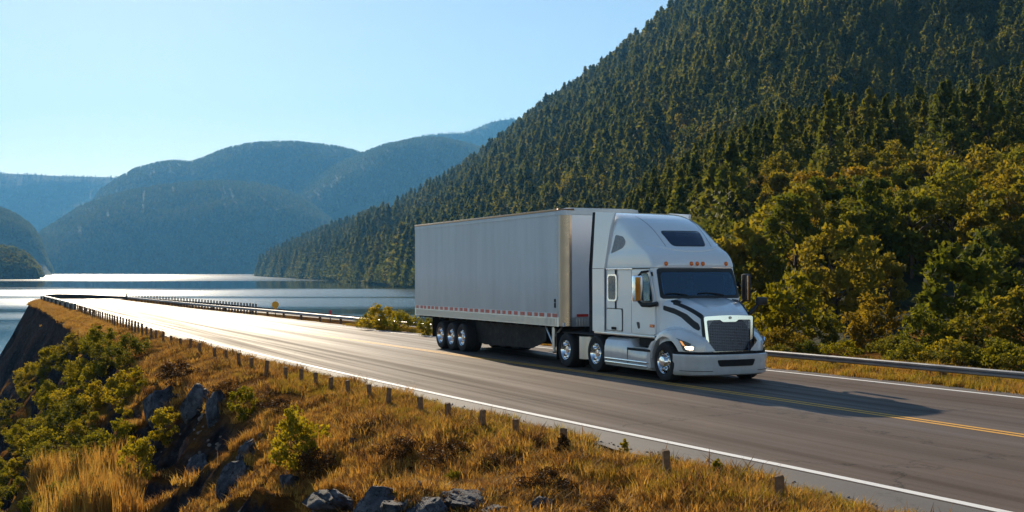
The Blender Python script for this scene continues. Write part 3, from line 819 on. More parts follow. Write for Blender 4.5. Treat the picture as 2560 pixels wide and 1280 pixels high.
# single broadleaved trees of the forest
bmesh_ = []
for k in range(6):
    V, Fc = broad_crown(400 + k, 1.0, (.34, .4, .3, .36, .42, .33)[k], .08, .026, 2600, (34, 40, 30, 36, 42, 34)[k], (.45, .3, .6, .4, .25, .5)[k], .27)
    bmesh_.append((V, Fc, trunk_mesh(400 + k, .8, .022, .3)))
_bc = {}
for k, i in enumerate(bi):
    j = k % 6; mt = ('leaf_olive', 'leaf_green', 'leaf_olive', 'leaf_gold', 'leaf_green', 'leaf_olive', 'leaf_olive')[int(r.integers(0, 7))]
    if (j, mt) not in _bc: _bc[(j, mt)] = mesh_data('crown', bmesh_[j][0], bmesh_[j][1], M[mt])
    t = empty('broadleaf_tree', (X[i], D[i], Z[i] - .2), rt[i]); t.scale = (hgt[i],) * 3
    obj('crown', _bc[(j, mt)], t); obj('trunk', bmesh_[j][2], t)
    col = {'leaf_olive': 'olive', 'leaf_green': 'green', 'leaf_gold': 'golden brown', 'leaf_yellow': 'yellow green'}[mt]
    tag(t, '%s broadleaved tree in the mixed wood on the lower slope' % col, 'tree', '%s trees of the lower slope' % col)

# ------------------------------------------------------------------ woods of the far hills and the headland
hp = []; hs = []; hi_ = []
for k in range(len(HILLS)):
    fn, xs = hill_fn(k)
    n = (9000, 7000, 7000, 3600, 1500, 1500, 1700)[k]
    p = r.uniform(max(xs[0], -60), min(xs[-1], 1340), n); t = r.uniform(.0, 1.04, n) if k in (0, 6) else r.uniform(.25, 1.04, n)
    x, d, z = fn(p, t); ok = z > LAKE_Z + 1
    hp.append(np.stack([x, d, z], 1)[ok]); m = int(ok.sum())
    hs.append(r.uniform(9, 15, m) if k < 6 else r.uniform(9, 15, m))
    hi_.append(r.integers(0, 4, m) if k < 6 else r.integers(2, 8, m))
fp = []
for k in range(4):
    V, Fc = cone_crown(500 + k, 1.0, .42, 60, .16); fp.append(proto('far', V, Fc, M['hill_needle']))
for k in range(4): fp.append(proto('far', FARB[k][0], FARB[k][1], M['leaf_green'] if k % 2 else M['leaf_olive']))
hp = np.concatenate(hp); hs = np.concatenate(hs); hi_ = np.concatenate(hi_)
tag(scatter('hill_forest', hp, r.uniform(0, 6.28, len(hp)), hs, hi_, fp), kind='stuff')
# ------------------------------------------------------------------ truck and trailer, built in (forward, right-hand, up) metres
S0, OC = 24.0, 16.28
def truck_root(name):
    e = empty(name)
    x, y = so(S0, OC)
    fwd = Vector((-DV[0], -DV[1], G)).normalized(); left = Vector((NV[0], NV[1], 0)).normalized(); up = fwd.cross(left).normalized()
    m = Matrix((fwd, left, up)).transposed().to_4x4(); m.translation = Vector((x, y, float(zroad(S0))))
    e.matrix_world = m
    return e
def bl(mb, name, mats, parent, **kw):
    return mb.build(name, mats, parent, flip=True, **kw)
def ngon_round(pts, rad, seg=4):
    """rounds the corners of a closed polygon of 2-D points"""
    out = []; n = len(pts); rads = rad if hasattr(rad, '__len__') else [rad] * n
    for i in range(n):
        p = Vector(pts[i]); a = Vector(pts[i - 1]); b = Vector(pts[(i + 1) % n])
        da = (a - p); db = (b - p); q = min(rads[i], da.length * .45, db.length * .45)
        if q < 1e-4: out.append(tuple(p)); continue
        p0 = p + da.normalized() * q; p1 = p + db.normalized() * q
        for k in range(seg + 1):
            t = k / seg; out.append(tuple(p0 * (1 - t) ** 2 + p * 2 * t * (1 - t) + p1 * t * t))
    return out
def resample(pts, n):
    P = np.array(pts + [pts[0]]); L = np.concatenate([[0], np.cumsum(np.linalg.norm(np.diff(P, axis=0), axis=1))])
    t = np.linspace(0, L[-1], n, endpoint=False)
    return np.stack([np.interp(t, L, P[:, 0]), np.interp(t, L, P[:, 1])], 1)
def patch(mb, poly, surf, off=.005, depth=.02, rings=7, n=64, m=0, hole=None):
    """plate that follows a surface: poly in surface coordinates (a,b); surf(a,b,off) -> xyz; hole: inner polygon for a frame"""
    P = resample(poly, n); c = P.mean(0)
    if hole is not None:
        Q = resample(hole, n)
        rows = [[surf(p[0], p[1], off - depth) for p in P]] + [[surf(*(P[i] * (1 - t) + Q[i] * t), off) for i in range(n)] for t in (0, .5, 1)] + [[surf(q[0], q[1], off - depth) for q in Q]]
        mb.grid(np.array(rows), m, wrap=True); return mb
    rows = [[surf(p[0], p[1], off - depth) for p in P]]
    for k in range(rings + 1):
        t = k / rings
        rows.append([surf(*(P[i] * (1 - t) + (c + (P[i] - c) * .002) * t), off) for i in range(n)])
    mb.grid(np.array(rows), m, wrap=True); return mb

# ---- the outer skin of cab and roof: front edge, corner depth, half width and squareness by height
CK = np.array([ # z     xf    L     w     n
 [1.04, -.62, .18, 1.17, 4.2], [1.90, -.58, .20, 1.17, 4.2], [1.96, -.57, .20, 1.17, 4.2], [2.68, -.84, .20, 1.16, 4.2], [2.72, -.80, .26, 1.17, 4.0],
 [2.80, -.80, .30, 1.17, 3.8], [2.92, -.84, .34, 1.17, 3.6], [3.04, -.92, .38, 1.165, 3.4], [3.12, -1.01, .42, 1.155, 3.3],[3.18, -1.07, .52, 1.15, 2.9],
 [3.30, -1.19, .64, 1.145, 2.7], [3.48, -1.36, .78, 1.14, 2.5], [3.66, -1.57, .86, 1.13, 2.4], [3.82, -1.82, .86, 1.11, 2.35], [3.95, -2.12, .78, 1.09, 2.3],
 [4.05, -2.46, .62, 1.05, 2.3], [4.11, -2.80, .46, .99, 2.3], [4.15, -3.18, .28, .90, 2.3], [4.165, -3.52, .1, .74, 2.2]])
XR = -3.90
def ck(z): return [np.interp(z, CK[:, 0], CK[:, i]) for i in range(1, 5)]
def front_x(r, z, off=0.0):
    xf, L, w, n = ck(z); a = min(abs(r) / w, .9999)
    return (xf - L + L * (1 - a ** n) ** (1 / n) + off, r, z)
def outline(z, nf=40, back=True):
    xf, L, w, n = ck(z); pts = []
    if back: pts.append((XR, 0.0)); pts.append((XR, w * .6)); 
    pts.append((XR, w - .03)); pts.append((XR + .03, w))
    for t in np.linspace(.15, 1, 6): pts.append((XR + (xf - L - XR) * t, w))
    for p in np.linspace(90, -90, nf + 1)[1:-1]:
        s_, c_ = math.sin(R(p)), math.cos(R(p))
        pts.append((xf - L + L * abs(c_) ** (2 / n), w * math.copysign(abs(s_) ** (2 / n), s_)))
    for t in np.linspace(1, .15, 6): pts.append((XR + (xf - L - XR) * t, -w))
    pts.append((XR + .03, -w)); pts.append((XR, -w + .03))
    if back: pts.append((XR, -w * .6))
    return pts
def shell(zs, skip=None, nf=40):
    m = MB(); P = np.array([[(x, r_, z) for (x, r_) in outline(z, nf)] for z in zs])
    m.grid(P, 0, wrap=True, skip=(lambda i, j: skip(P, i, j)) if skip else None)
    return m

T = truck_root('semi_truck')
tag(T, 'pearl white semi truck tractor with tall sleeper cab and dark grille driving towards the viewer', 'truck')

WS_POLY = [(-1.05, 2.63), (1.05, 2.63), (1.09, 2.0), (-1.09, 2.0)]
def in_ws(r, z): return 2.02 < z < 2.62 and abs(r) < 1.03
def side_win(x, z): return (-1.45 < x < -.98) and 1.90 < z < 2.60
def slp_win(x, z): return (-3.12 < x < -2.72) and 1.92 < z < 2.5
def cab_skip(P, i, j):
    q = (P[i, j] + P[i, (j + 1) % P.shape[1]] + P[i + 1, j] + P[i + 1, (j + 1) % P.shape[1]]) / 4
    x, r_, z = q
    if x > -1.07 and in_ws(r_, z): return True
    if abs(r_) > 1.13 and (side_win(x, z)): return True
    return False
# cab shell with finer side columns for the openings
def outline_f(z):
    xf, L, w, n = ck(z)
    pts = [(XR, 0.0), (XR, w * .6), (XR, w - .03), (XR + .03, w)]
    xs = [-3.4, -3.12, -2.72, -2.2, -1.8, -1.42, -1.2, -1.02]
    for x in xs: pts.append((min(x, xf - L - .01), w))
    for p in np.linspace(88, -88, 61):
        s_, c_ = math.sin(R(p)), math.cos(R(p))
        pts.append((xf - L + L * abs(c_) ** (2 / n), w * math.copysign(abs(s_) ** (2 / n), s_)))
    for x in xs[::-1]: pts.append((min(x, xf - L - .01), -w))
    pts += [(XR + .03, -w), (XR, -w + .03), (XR, -w * .6)]
    return pts
m = MB(); zs = [1.06, 1.3, 1.6, 1.9, 1.96, 2.02, 2.2, 2.4, 2.5, 2.6, 2.66, 2.695]
P = np.array([[(x, r_, z) for (x, r_) in outline_f(z)] for z in zs])
m.grid(P, 0, wrap=True, skip=lambda i, j: cab_skip(P, i, j))
m.add([tuple(p) for p in P[0]], [tuple(range(len(P[0])))]); m.add([tuple(p) for p in P[-1]], [tuple(range(len(P[-1])))[::-1]])
cab = bl(m, 'cab', M['paint'], T, angle=35)
# roof fairing
zs = [2.705] + [z for z in np.linspace(2.76, 3.1, 8)] + [z for z in np.linspace(3.13, 4.1, 26)] + [4.13, 4.15, 4.165]
m = shell(zs); k = len(m.v) - len(outline(4.165)); m.f.append(tuple(range(k, len(m.v)))); m.m.append(0)
n0 = len(outline(2.705)); m.f.append(tuple(range(n0))[::-1]); m.m.append(0)
roof = bl(m, 'roof_fairing', M['paint'], T, angle=40)
fs = lambda a, b, off: front_x(a, b, off)
m = MB(); patch(m, ngon_round([(-.56, 3.61), (.56, 3.61), (.47, 3.25), (-.47, 3.25)], .09), fs, .006, .02)
bl(m, 'roof_window', M['glass_dark'], roof, angle=50)
m = MB(); patch(m, ngon_round([(-.585, 3.632), (.585, 3.632), (.49, 3.23), (-.49, 3.23)], .1), fs, .005, .02, hole=ngon_round([(-.56, 3.61), (.56, 3.61), (.47, 3.25), (-.47, 3.25)], .09))
bl(m, 'window_seal', M['paint_dark'], roof, angle=50)
# panel seams on the roof
for sg_ in (1, -1):
    m = MB(); zz = np.linspace(3.2, 4.02, 22); m.tube([front_x(sg_ * (.66 + .09 * (z - 3.2)), z, .001) for z in zz], .005, 4)
    bl(m, 'panel_seam', M['paint_dark'], roof)
# brow crease: a raised lip across the front
m = MB(); rr = np.linspace(-1.13, 1.13, 40)
rows = []
for (dz, off) in ((-.035, .0), (-.012, .028), (.014, .034), (.04, .006)):
    rows.append([front_x(r_, 3.13 + .16 * abs(r_) ** 2.4 + dz, off) for r_ in rr])
m.grid(np.array(rows)); bl(m, 'brow', M['paint'], roof, angle=60)
# marker lights
for r_ in (.87, .165, 0.0, -.165, -.86):
    m = MB(); c = front_x(r_, 2.80, .012)
    m.lathe_y([(0.0001, .045), (.03, .038), (.046, .022), (.052, 0.0), (.052, -.02)], (0, 0, 0), 18)
    V = [(c[0] + v[1], c[1] + v[0] * .9, c[2] + v[2] * 1.05) for v in m.v]; m.v = V
    m2 = MB(); m2.lathe_y([(.05, .006), (.052, .0), (.05, -.02), (.038, .008), (.05, .006)], (0, 0, 0), 18)
    ml = bl(m, 'marker_light', M['amber'], roof, angle=50)
# vent window of the sleeper
sside = lambda x, z, off: (x, ck(z)[2] + off, z)
GR = ngon_round([(-2.80, 3.56), (-2.42, 3.50), (-2.28, 3.36), (-2.42, 3.22), (-3.03, 3.08)], [.05, .16, .12, .2, .05])
m = MB(); patch(m, GR, sside, .008, .03); bl(m, 'side_vent', plain('grey_vent', (.3, .32, .34), .55, noise=.3, nscale=14), roof)
# rear side extenders with a rubber trailing edge
for sg_ in (1, -1):
    m = MB()
    out = [(-3.93, 1.06), (-3.30, 1.06), (-3.30, 2.68), (-3.28, 2.72), (-3.02, 3.7), (-2.84, 4.12), (-3.86, 4.2), (-3.93, 2.7)]
    m.prism([(x, z) for x, z in out], 'y', 1.222, 1.252) if False else None
    V = []; 
    for rr_ in (1.15, 1.212):
        V += [(x, sg_ * (rr_ - (.0 if z < 3.3 else (z - 3.3) * .06)), z) for x, z in out]
    n = len(out); m.add(V, [tuple(range(n)), tuple(range(n, 2 * n))] + [(i, (i + 1) % n, n + (i + 1) % n, n + i) for i in range(n)])
    ex = bl(m, 'side_extender', M['paint'], T, angle=30)
    m = MB(); m.box((-3.62, sg_ * 1.212, 2.7), (.6, .008, .014)); bl(m, 'panel_seam', M['paint_dark'], ex)
    m = MB(); V = []
    edge = [(-3.935, 1.06), (-3.935, 2.7), (-3.865, 4.19)]
    e2 = [(-4.12, 1.02), (-4.14, 2.7), (-4.02, 4.19)]
    for rr_ in (1.13, 1.205):
        V += [(x, sg_ * (rr_ - (.0 if z < 3.3 else (z - 3.3) * .06)), z) for x, z in edge + e2[::-1]]
    m.add(V, [tuple(range(6)), tuple(range(6, 12))] + [(i, (i + 1) % 6, 6 + (i + 1) % 6, 6 + i) for i in range(6)])
    bl(m, 'rubber_edge', M['black'], ex)

# ---- glass, frames, doors
m = MB(); patch(m, ngon_round(WS_POLY, .07), fs, .004, .012, rings=10, n=96); bl(m, 'windshield', M['glass'], T, angle=60)
m = MB(); patch(m, ngon_round([(-1.10, 2.69), (1.10, 2.69), (1.14, 1.955), (-1.14, 1.955)], .07), fs, .010, .03, n=96,
               hole=ngon_round([(-1.03, 2.60), (1.03, 2.60), (1.06, 2.03), (-1.06, 2.03)], .1))
bl(m, 'windshield_frame', M['paint_dark'], T, angle=40)
m = MB(); V = [front_x(r_, z, -.02) for z in (2.69, 2.545) for r_ in np.linspace(-1.1, 1.1, 21)]
m.grid(np.array(V).reshape(2, 21, 3)); bl(m, 'sun_shade', M['paint_dark'], T)
for (a, b) in (((-.62, 2.03), (.1, 2.09)), ((.42, 2.03), (1.0, 2.085))):
    m = MB(); pts = [front_x(a[0] + (b[0] - a[0]) * t, a[1] + (b[1] - a[1]) * math.sin(t * 2.2), .03) for t in np.linspace(0, 1, 8)]
    m.tube(pts, [.02] * 3 + [.016] * 5, 6); bl(m, 'wiper', M['paint_dark'], T)

for sg_ in (1, -1):
    sd = lambda x, z, off: (x, sg_ * (1.178 + off + .004 * (z < 2.6)), z)
    # door panel stands a little proud of the cab, with an opening for its window
    D_out = ngon_round([(-1.90, 1.09), (-.78, 1.09), (-.82, 2.02), (-1.06, 2.66), (-1.90, 2.66)], [.03, .05, .05, .12, .04])
    W_in = ngon_round([(-1.52, 1.84), (-.88, 1.84), (-.92, 2.06), (-1.12, 2.6), (-1.52, 2.6)], [.1, .1, .05, .12, .06])
    m = MB(); patch(m, D_out, sd, .022, .03, hole=W_in, n=80); door = bl(m, 'door', M['paint'], T, angle=35)
    W_g = ngon_round([(-1.47, 1.90), (-.93, 1.90), (-.96, 2.08), (-1.14, 2.56), (-1.47, 2.56)], [.08, .08, .05, .1, .05])
    m = MB(); patch(m, W_in, sd, .020, .03, hole=W_g, n=80); bl(m, 'window_frame', M['paint_dark'], door, angle=35)
    m = MB(); patch(m, W_g, sd, .012, .01); bl(m, 'window', M['glass'], door)
    m = MB(); patch(m, ngon_round([(-1.66, 1.37), (-1.52, 1.37), (-1.50, 1.22), (-1.58, 1.20)], .04), sd, .03, .03); bl(m, 'handle', M['paint_dark'], door)
    m = MB(); m.tube([(-1.93, sg_ * 1.183, 1.1), (-1.93, sg_ * 1.183, 2.64)], .012, 6); bl(m, 'door_seam', M['paint_dark'], door)
    # sleeper window and locker door
    sw = ngon_round([(-3.16, 2.55), (-2.67, 2.55), (-2.67, 1.86), (-3.16, 1.86)], .1); sw2 = ngon_round([(-3.11, 2.51), (-2.72, 2.51), (-2.72, 1.90), (-3.11, 1.90)], .08)
    m = MB(); patch(m, sw, sd, .016, .02, hole=sw2); wf = bl(m, 'sleeper_window', M['chrome'], T, angle=40)
    m = MB(); patch(m, sw2, sd, .010, .012); bl(m, 'pane', M['glass_dark'], wf)
    lk_ = ngon_round([(-3.19, 1.66), (-2.44, 1.66), (-2.42, 1.60), (-2.42, 1.12), (-3.19, 1.12)], .03)
    m = MB(); patch(m, ngon_round([(-3.21, 1.685), (-2.40, 1.685), (-2.40, 1.10), (-3.21, 1.10)], .03), sd, .002, .01, hole=lk_); bl(m, 'locker_seam', M['paint_dark'], T)
    m = MB(); patch(m, lk_, sd, .012, .015); lkr = bl(m, 'locker_door', M['paint'], T, angle=35)
    m = MB(); m.box((-2.8, sg_ * 1.206, 1.17), (.22, .03, .07), bev=.012); bl(m, 'latch', M['black'], lkr)
    m = MB(); m.box((-3.28, sg_ * 1.182, 1.9), (.012, .014, 1.6)); bl(m, 'panel_seam', M['paint_dark'], T)
    # bright strip over the sleeper door and drip rail
    m = MB(); m.box((-2.55, sg_ * 1.192, 2.685), (1.35, .03, .026), bev=.008); bl(m, 'drip_rail', M['chrome'], T)
    m = MB(); m.tube([(-1.08, sg_ * 1.19, 2.69), (-1.9, sg_ * 1.19, 2.69)], .014, 6); bl(m, 'door_gutter', M['paint_dark'], T)
# belly skirt below the cab
m = MB(); m.box((-2.35, 0, 1.03), (3.05, 2.40, .07), bev=.02); bl(m, 'cab_sill', M['alu'], T, angle=40)
m = MB(); m.box((-1.3, 0, .9), (1.0, 2.1, .26), bev=.03); m.box((-2.3, 0, .55), (4.6, 1.0, .3)); m.box((-4.2, 0, .8), (4.0, .95, .28)); m.box((.1, 0, .55), (.9, 1.3, .35))
bl(m, 'chassis', M['black'], T)
# fifth wheel between the drive axles
m = MB(); m.lathe_y([(.001, .06), (.5, .06), (.5, -.05), (.001, -.05)], (0, 0, 0), 28); m.v = [(-4.6 + v[0], v[2], .98 + v[1]) for v in m.v]
bl(m, 'fifth_wheel', M['black'], T)

# ---- bonnet
HX = [-.68, -.48, -.24, -.02, .16, .30, .40, .47, .50]
HT = [1.975, 1.955, 1.90, 1.83, 1.755, 1.69, 1.635, 1.57, 1.53]          # top centre
HWT = [1.11, 1.05, .95, .87, .80, .75, .715, .69, .675]       # half width at the shoulder
HWB = [1.16, 1.13, 1.07, 1.0, .94, .88, .82, .77, .745]
def hood_sec(i, n=13):
    x, zt, wt, wb = HX[i], HT[i], HWT[i], HWB[i]; pts = []
    sh = .15 + .05 * i / 8
    for t in np.linspace(0, 1, n):
        r_ = wt * (1 - .10) * t; pts.append((x, r_, zt - .05 * t ** 2 + .022 * math.exp(-((t - .62) / .13) ** 2)))
    zsh = zt - .055
    for t in np.linspace(.15, 1, 6):
        a = t * math.pi / 2
        pts.append((x, wt * .90 + wt * .10 * math.sin(a), zsh - sh * (1 - math.cos(a))))
    for t in np.linspace(.12, 1, 9):
        pts.append((x, wt + (wb - wt) * t, (zsh - sh) * (1 - t) + .70 * t))
    return pts
m = MB(); P = []
for i in range(len(HX)):
    half = hood_sec(i); P.append([(p[0], -p[1], p[2]) for p in half[::-1]] + half[1:])
P = np.array(P); m.grid(P); m.add([tuple(p) for p in P[-1]], [tuple(range(P.shape[1]))])
hood = bl(m, 'bonnet', M['paint'], T, angle=40)
def hood_side(x, z):
    i = np.interp(x, HX, range(len(HX))); k = int(min(i, len(HX) - 2)); f = i - k
    a = np.array(hood_sec(k)); b = np.array(hood_sec(k + 1)); s_ = a * (1 - f) + b * f
    q = s_[13:]; return float(np.interp(z, q[::-1, 2], q[::-1, 1]))
def hood_top(x, r_):
    i = np.interp(x, HX, range(len(HX))); k = int(min(i, len(HX) - 2)); f = i - k
    a = np.array(hood_sec(k)); b = np.array(hood_sec(k + 1)); s_ = a * (1 - f) + b * f
    q = s_[:19]; return float(np.interp(abs(r_), q[:, 1], q[:, 2]))
for sg_ in (1, -1):
    hs_ = lambda x, z, off: (x, sg_ * (hood_side(x, z) + off), z)
    m = MB(); patch(m, ngon_round([(-.60, 1.80), (-.3, 1.735), (.05, 1.60), (.24, 1.46), (.37, 1.39), (.43, 1.28), (.40, 1.22), (.26, 1.28), (.13, 1.37), (-.1, 1.53), (-.35, 1.63), (-.60, 1.69)], .03), hs_, .006, .01, n=90, rings=3)
    bl(m, 'side_trim', M['paint_dark'], hood)
    ht = lambda x, r_, off: (x, sg_ * r_, hood_top(x, r_) + off)
    m = MB(); patch(m, ngon_round([(-.50, .80), (-.47, .98), (-.25, .90), (-.29, .76)], .04), ht, .014, .02); bl(m, 'cowl_vent', M['paint_dark'], hood)
    m = MB(); xs_ = np.linspace(-.36, .44, 14)
    m.grid(np.array([[(x, sg_ * (np.interp(x, HX, HWT) * .93 + dr + .01), hood_top(x, np.interp(x, HX, HWT) * .93 + dr) + .016 + up) for x in xs_] for dr, up in ((-.04, -.02), (-.03, .0), (0, .004), (.022, 0.0), (.03, -.03))]))
    bl(m, 'hood_strip', M['paint_dark'], hood, angle=50)

# ---- front mudguards with headlights
AX, AZ, AR = -.32, .47, .60
UX = np.concatenate([np.linspace(-1.02, -.32 + .55, 26), np.linspace(.27, .70, 12)])
def outer_r(x): return float(np.interp(x, [-1.05, -.9, -.4, 0, .2, .35, .48, .58, .66, .70], [1.17, 1.22, 1.245, 1.235, 1.19, 1.12, 1.03, .93, .83, .78]))
def lip_z(x):
    if abs(x - AX) < AR: return AZ + math.sqrt(AR ** 2 - (x - AX) ** 2)
    return .72 if x > AX else .5
def top_z(x): return float(np.interp(x, [-1.02, -.8, -.55, -.3, 0, .25, .45, .6, .70], [.86, 1.10, 1.27, 1.33, 1.31, 1.22, 1.12, 1.03, .97]))
for sg_ in (1, -1):
    m = MB(); rows = []
    for x in UX:
        ro, lz, tz = outer_r(x), max(lip_z(x), .72 if x > .2 else 0), top_z(x); tz = max(tz, lz + .06); ri = min(.66 if x < .3 else .70, ro - .05)
        row = [(x, ri, tz + .03)]
        for t in np.linspace(.0, 1, 9):
            a = t * math.pi / 2; row.append((x, ri + (ro - ri) * (math.sin(a) ** .8), lz + (tz - lz) * (.30 + .70 * math.cos(a) ** .75) if True else 0))
        hl_ = lz + (tz - lz) * .30
        for t in (.4, .8, 1.0): row.append((x, ro + .004 * t, hl_ * (1 - t) + lz * t))
        row.append((x, ro - .05, lz + .015)); row.append((x, ro - .30, lz + .03))
        rows.append([(a_, sg_ * b_, c_) for (a_, b_, c_) in row])
    m.grid(np.array(rows)); m.add(rows[-1], [tuple(range(len(rows[-1])))])
    fd = bl(m, 'mudguard', M['paint'], T, angle=50)
    # headlight on the curved front: (r, z) outline swept back along the plan curve
    rs = np.linspace(.70, 1.235, 40); xsr = [float(np.interp(q, [.66, .74, .90, 1.02, 1.12, 1.19, 1.235], [.70, .66, .58, .48, .35, .2, .02])) for q in rs]
    fx = lambda r_, z, off: (float(np.interp(r_ * .965, rs, xsr)) - .06 + off * 1.2 - .10 * max(0, z - .98) , sg_ * (r_ + off * .5), z)
    HLP = ngon_round([(1.20, 1.05), (1.235, 1.06), (1.10, .985), (.90, .87), (.765, .745), (.98, .745), (1.13, .76)], [.015, .02, .1, .1, .02, .05, .04])
    HLI = ngon_round([(1.195, 1.02), (1.205, 1.03), (1.09, .955), (.92, .86), (.82, .765), (.99, .765), (1.11, .78)], [.01, .02, .1, .08, .02, .05, .04])
    m = MB(); patch(m, HLP, fx, .02, .03, n=80); hl = bl(m, 'headlight', plain('headlight_bowl', (.06, .065, .08), .2, .5, noise=.1), T, angle=50)
    m = MB(); patch(m, ngon_round([(1.15, .985), (1.185, 1.0), (1.145, .89), (1.10, .87)], .02), fx, .030, .02, n=40); bl(m, 'indicator', M['lamp_amber'], hl)
    m = MB(); patch(m, ngon_round([(1.115, .875), (.95, .86), (.90, .79), (1.09, .79)], .03), fx, .030, .02, n=40); bl(m, 'lamp', M['lamp'], hl)
    m = MB(); patch(m, HLP, fx, .036, .03, n=80); bl(m, 'lens', M['lens'], hl, angle=50)
    m = MB(); m.box((-.90, sg_ * 1.225, 1.30), (.17, .04, .075), bev=.015); bl(m, 'side_indicator', M['amber'], T)

# ---- grille
GP = ngon_round([(-.62, 1.47), (-.25, 1.475), (-.19, 1.425), (.19, 1.425), (.25, 1.475), (.62, 1.47), (.555, .74), (-.555, .74)], [.05, .02, .03, .03, .02, .05, .04, .04])
gs = lambda r_, z, off: (.575 + off - .03 * (r_ / .65) ** 2 - .06 * (z - .74), r_, z)
GO = ngon_round([(-.69, 1.555), (-.25, 1.575), (0, 1.58), (.25, 1.575), (.69, 1.555), (.625, .70), (-.625, .70)], [.05, .05, .05, .05, .05, .03, .03])
m = MB(); patch(m, GO, gs, .03, .06, hole=GP, n=120); gr = bl(m, 'grille', M['chrome'], T, angle=45)
m = MB(); patch(m, GP, gs, -.02, .01, n=120); bl(m, 'grille_back', M['black'], gr)
m = MB()
for z in np.arange(.755, 1.47, .036):
    w = np.interp(z, [.74, 1.47], [.545, .60]); rr = np.linspace(-w, w, 12)
    if z > 1.42: rr = None
    for seg in ([np.linspace(-w, w, 12)] if z <= 1.415 else [np.linspace(-w, -.23, 5), np.linspace(.23, w, 5)]):
        m.grid(np.array([[gs(q, z + dz, o_) for q in seg] for dz, o_ in ((-.011, -.012), (-.009, .008), (.009, .008), (.011, -.012))]))
for q in np.arange(-.54, .55, .06):
    z1 = 1.40 if abs(q) < .22 else 1.45
    m.grid(np.array([[gs(q + dq, z, o_) for z in (.75, 1.1, z1)] for dq, o_ in ((-.006, -.012), (-.006, .002), (.006, .002), (.006, -.012))]))
bl(m, 'grille_mesh', M['grille'], gr)
m = MB()
m.lathe_y([(.001, .012), (.03, .012), (.034, 0)], (0, 0, 0), 16); m.v = [(.565 + v[1], -.02 + v[0] * 1.2, 1.52 + v[2]) for v in m.v]
bl(m, 'emblem', M['alu'], gr)
# dark strips either side of the grille
for sg_ in (1, -1):
    m = MB(); patch(m, [(.685, 1.55), (.73, 1.53), (.685, .72), (.62, .70)], lambda r_, z, off: (.545 + off - .06 * (z - .74), sg_ * r_, z), .012, .06, n=24)
    bl(m, 'grille_surround', M['paint_dark'], T)

# ---- bumper
BR = np.concatenate([np.linspace(1.25, 1.22, 3), np.linspace(1.19, -1.19, 41), np.linspace(-1.22, -1.25, 3)])
def bump_x(r_): return float(np.interp(abs(r_), [0, .5, .75, .9, 1.02, 1.12, 1.19, 1.22, 1.235, 1.25], [.84, .82, .77, .70, .60, .46, .30, .22, .16, .06]))
BZ = [(.66, -.05), (.685, .0), (.67, .03), (.60, .035), (.53, .01), (.42, .0), (.30, -.005), (.22, -.03), (.19, -.09)]
m = MB(); rows = [[(bump_x(q) + o_, q * (1 + o_ * .35), z) for q in BR] for z, o_ in BZ]
m.grid(np.array(rows)); bp_ = bl(m, 'bumper', M['paint'], T, angle=45)
bs = lambda r_, z, off: (bump_x(r_) + off, r_, z)
m = MB(); patch(m, ngon_round([(-.53, .565), (.53, .565), (.46, .41), (-.46, .41)], .04), bs, .022, .05); bl(m, 'air_intake', M['black'], bp_)
m = MB(); m.grid(np.array([[(bump_x(q) - .03, q * .985, z) for q in BR] for z in (.745, .675)])); m.add([(bump_x(q) - .02, q * .985, .70) for q in BR] + [(.0, -1.1, .70), (.0, 1.1, .70)], [tuple(range(len(BR) + 2))]); bl(m, 'bumper_gap', M['black'], bp_)
for sg_ in (1, -1):
    m = MB(); m.tube([(bump_x(q) + .004, sg_ * q, .305) for q in np.linspace(.62, 1.2, 10)], .006, 4); bl(m, 'bumper_seam', M['paint_dark'], bp_)

# ---- mirrors
m = MB(); m.box((-1.20, 1.44, 2.20), (.17, .27, .64), bev=.05); mi_ = bl(m, 'side_mirror', M['chrome'], T, angle=45, label='chrome side mirror with a golden reflection painted on its front')
m = MB(); m.box((-1.11, 1.485, 2.19), (.012, .15, .57), bev=.004); bl(m, 'mirror_face', plain('bronze_mirror', (.55, .36, .12), .12, 1.0, noise=.1), mi_)  # gold plate painted in for warm scenery mirrored in the housing
m = MB(); m.tube([(-1.18, 1.44, 1.9), (-1.05, 1.40, 1.80), (-.85, 1.31, 1.80), (-.66, 1.22, 1.84)], [.035, .05, .055, .06], 8); m.tube([(-1.18, 1.44, 2.5), (-1.15, 1.36, 2.6), (-1.1, 1.2, 2.62)], .028, 7); bl(m, 'mirror_arm', M['paint_dark'], mi_, angle=60)
m = MB(); m.box((-1.02, -1.60, 2.20), (.18, .20, .70), bev=.05); mi_ = bl(m, 'side_mirror', M['paint_dark'], T, angle=45, label='black side mirror with a pale edge')
m = MB(); m.box((-.919, -1.58, 2.2), (.012, .045, .62), bev=.004); bl(m, 'mirror_edge', M['chrome'], mi_)
m = MB(); m.tube([(-1.02, -1.56, 1.9), (-1.0, -1.42, 1.82), (-.85, -1.15, 1.86)], .04, 8); bl(m, 'mirror_arm', M['paint_dark'], mi_, angle=60)
m = MB(); m.tube([(.34, -.73, 1.60), (.38, -.86, 1.73), (.40, -.96, 1.84)], [.06, .045, .035], 8); hm = bl(m, 'hood_mirror', M['paint_dark'], T, angle=60)
m = MB(); m.box((.40, -1.03, 1.90), (.15, .27, .19), bev=.05); bl(m, 'mirror_head', M['paint_dark'], hm, angle=45)

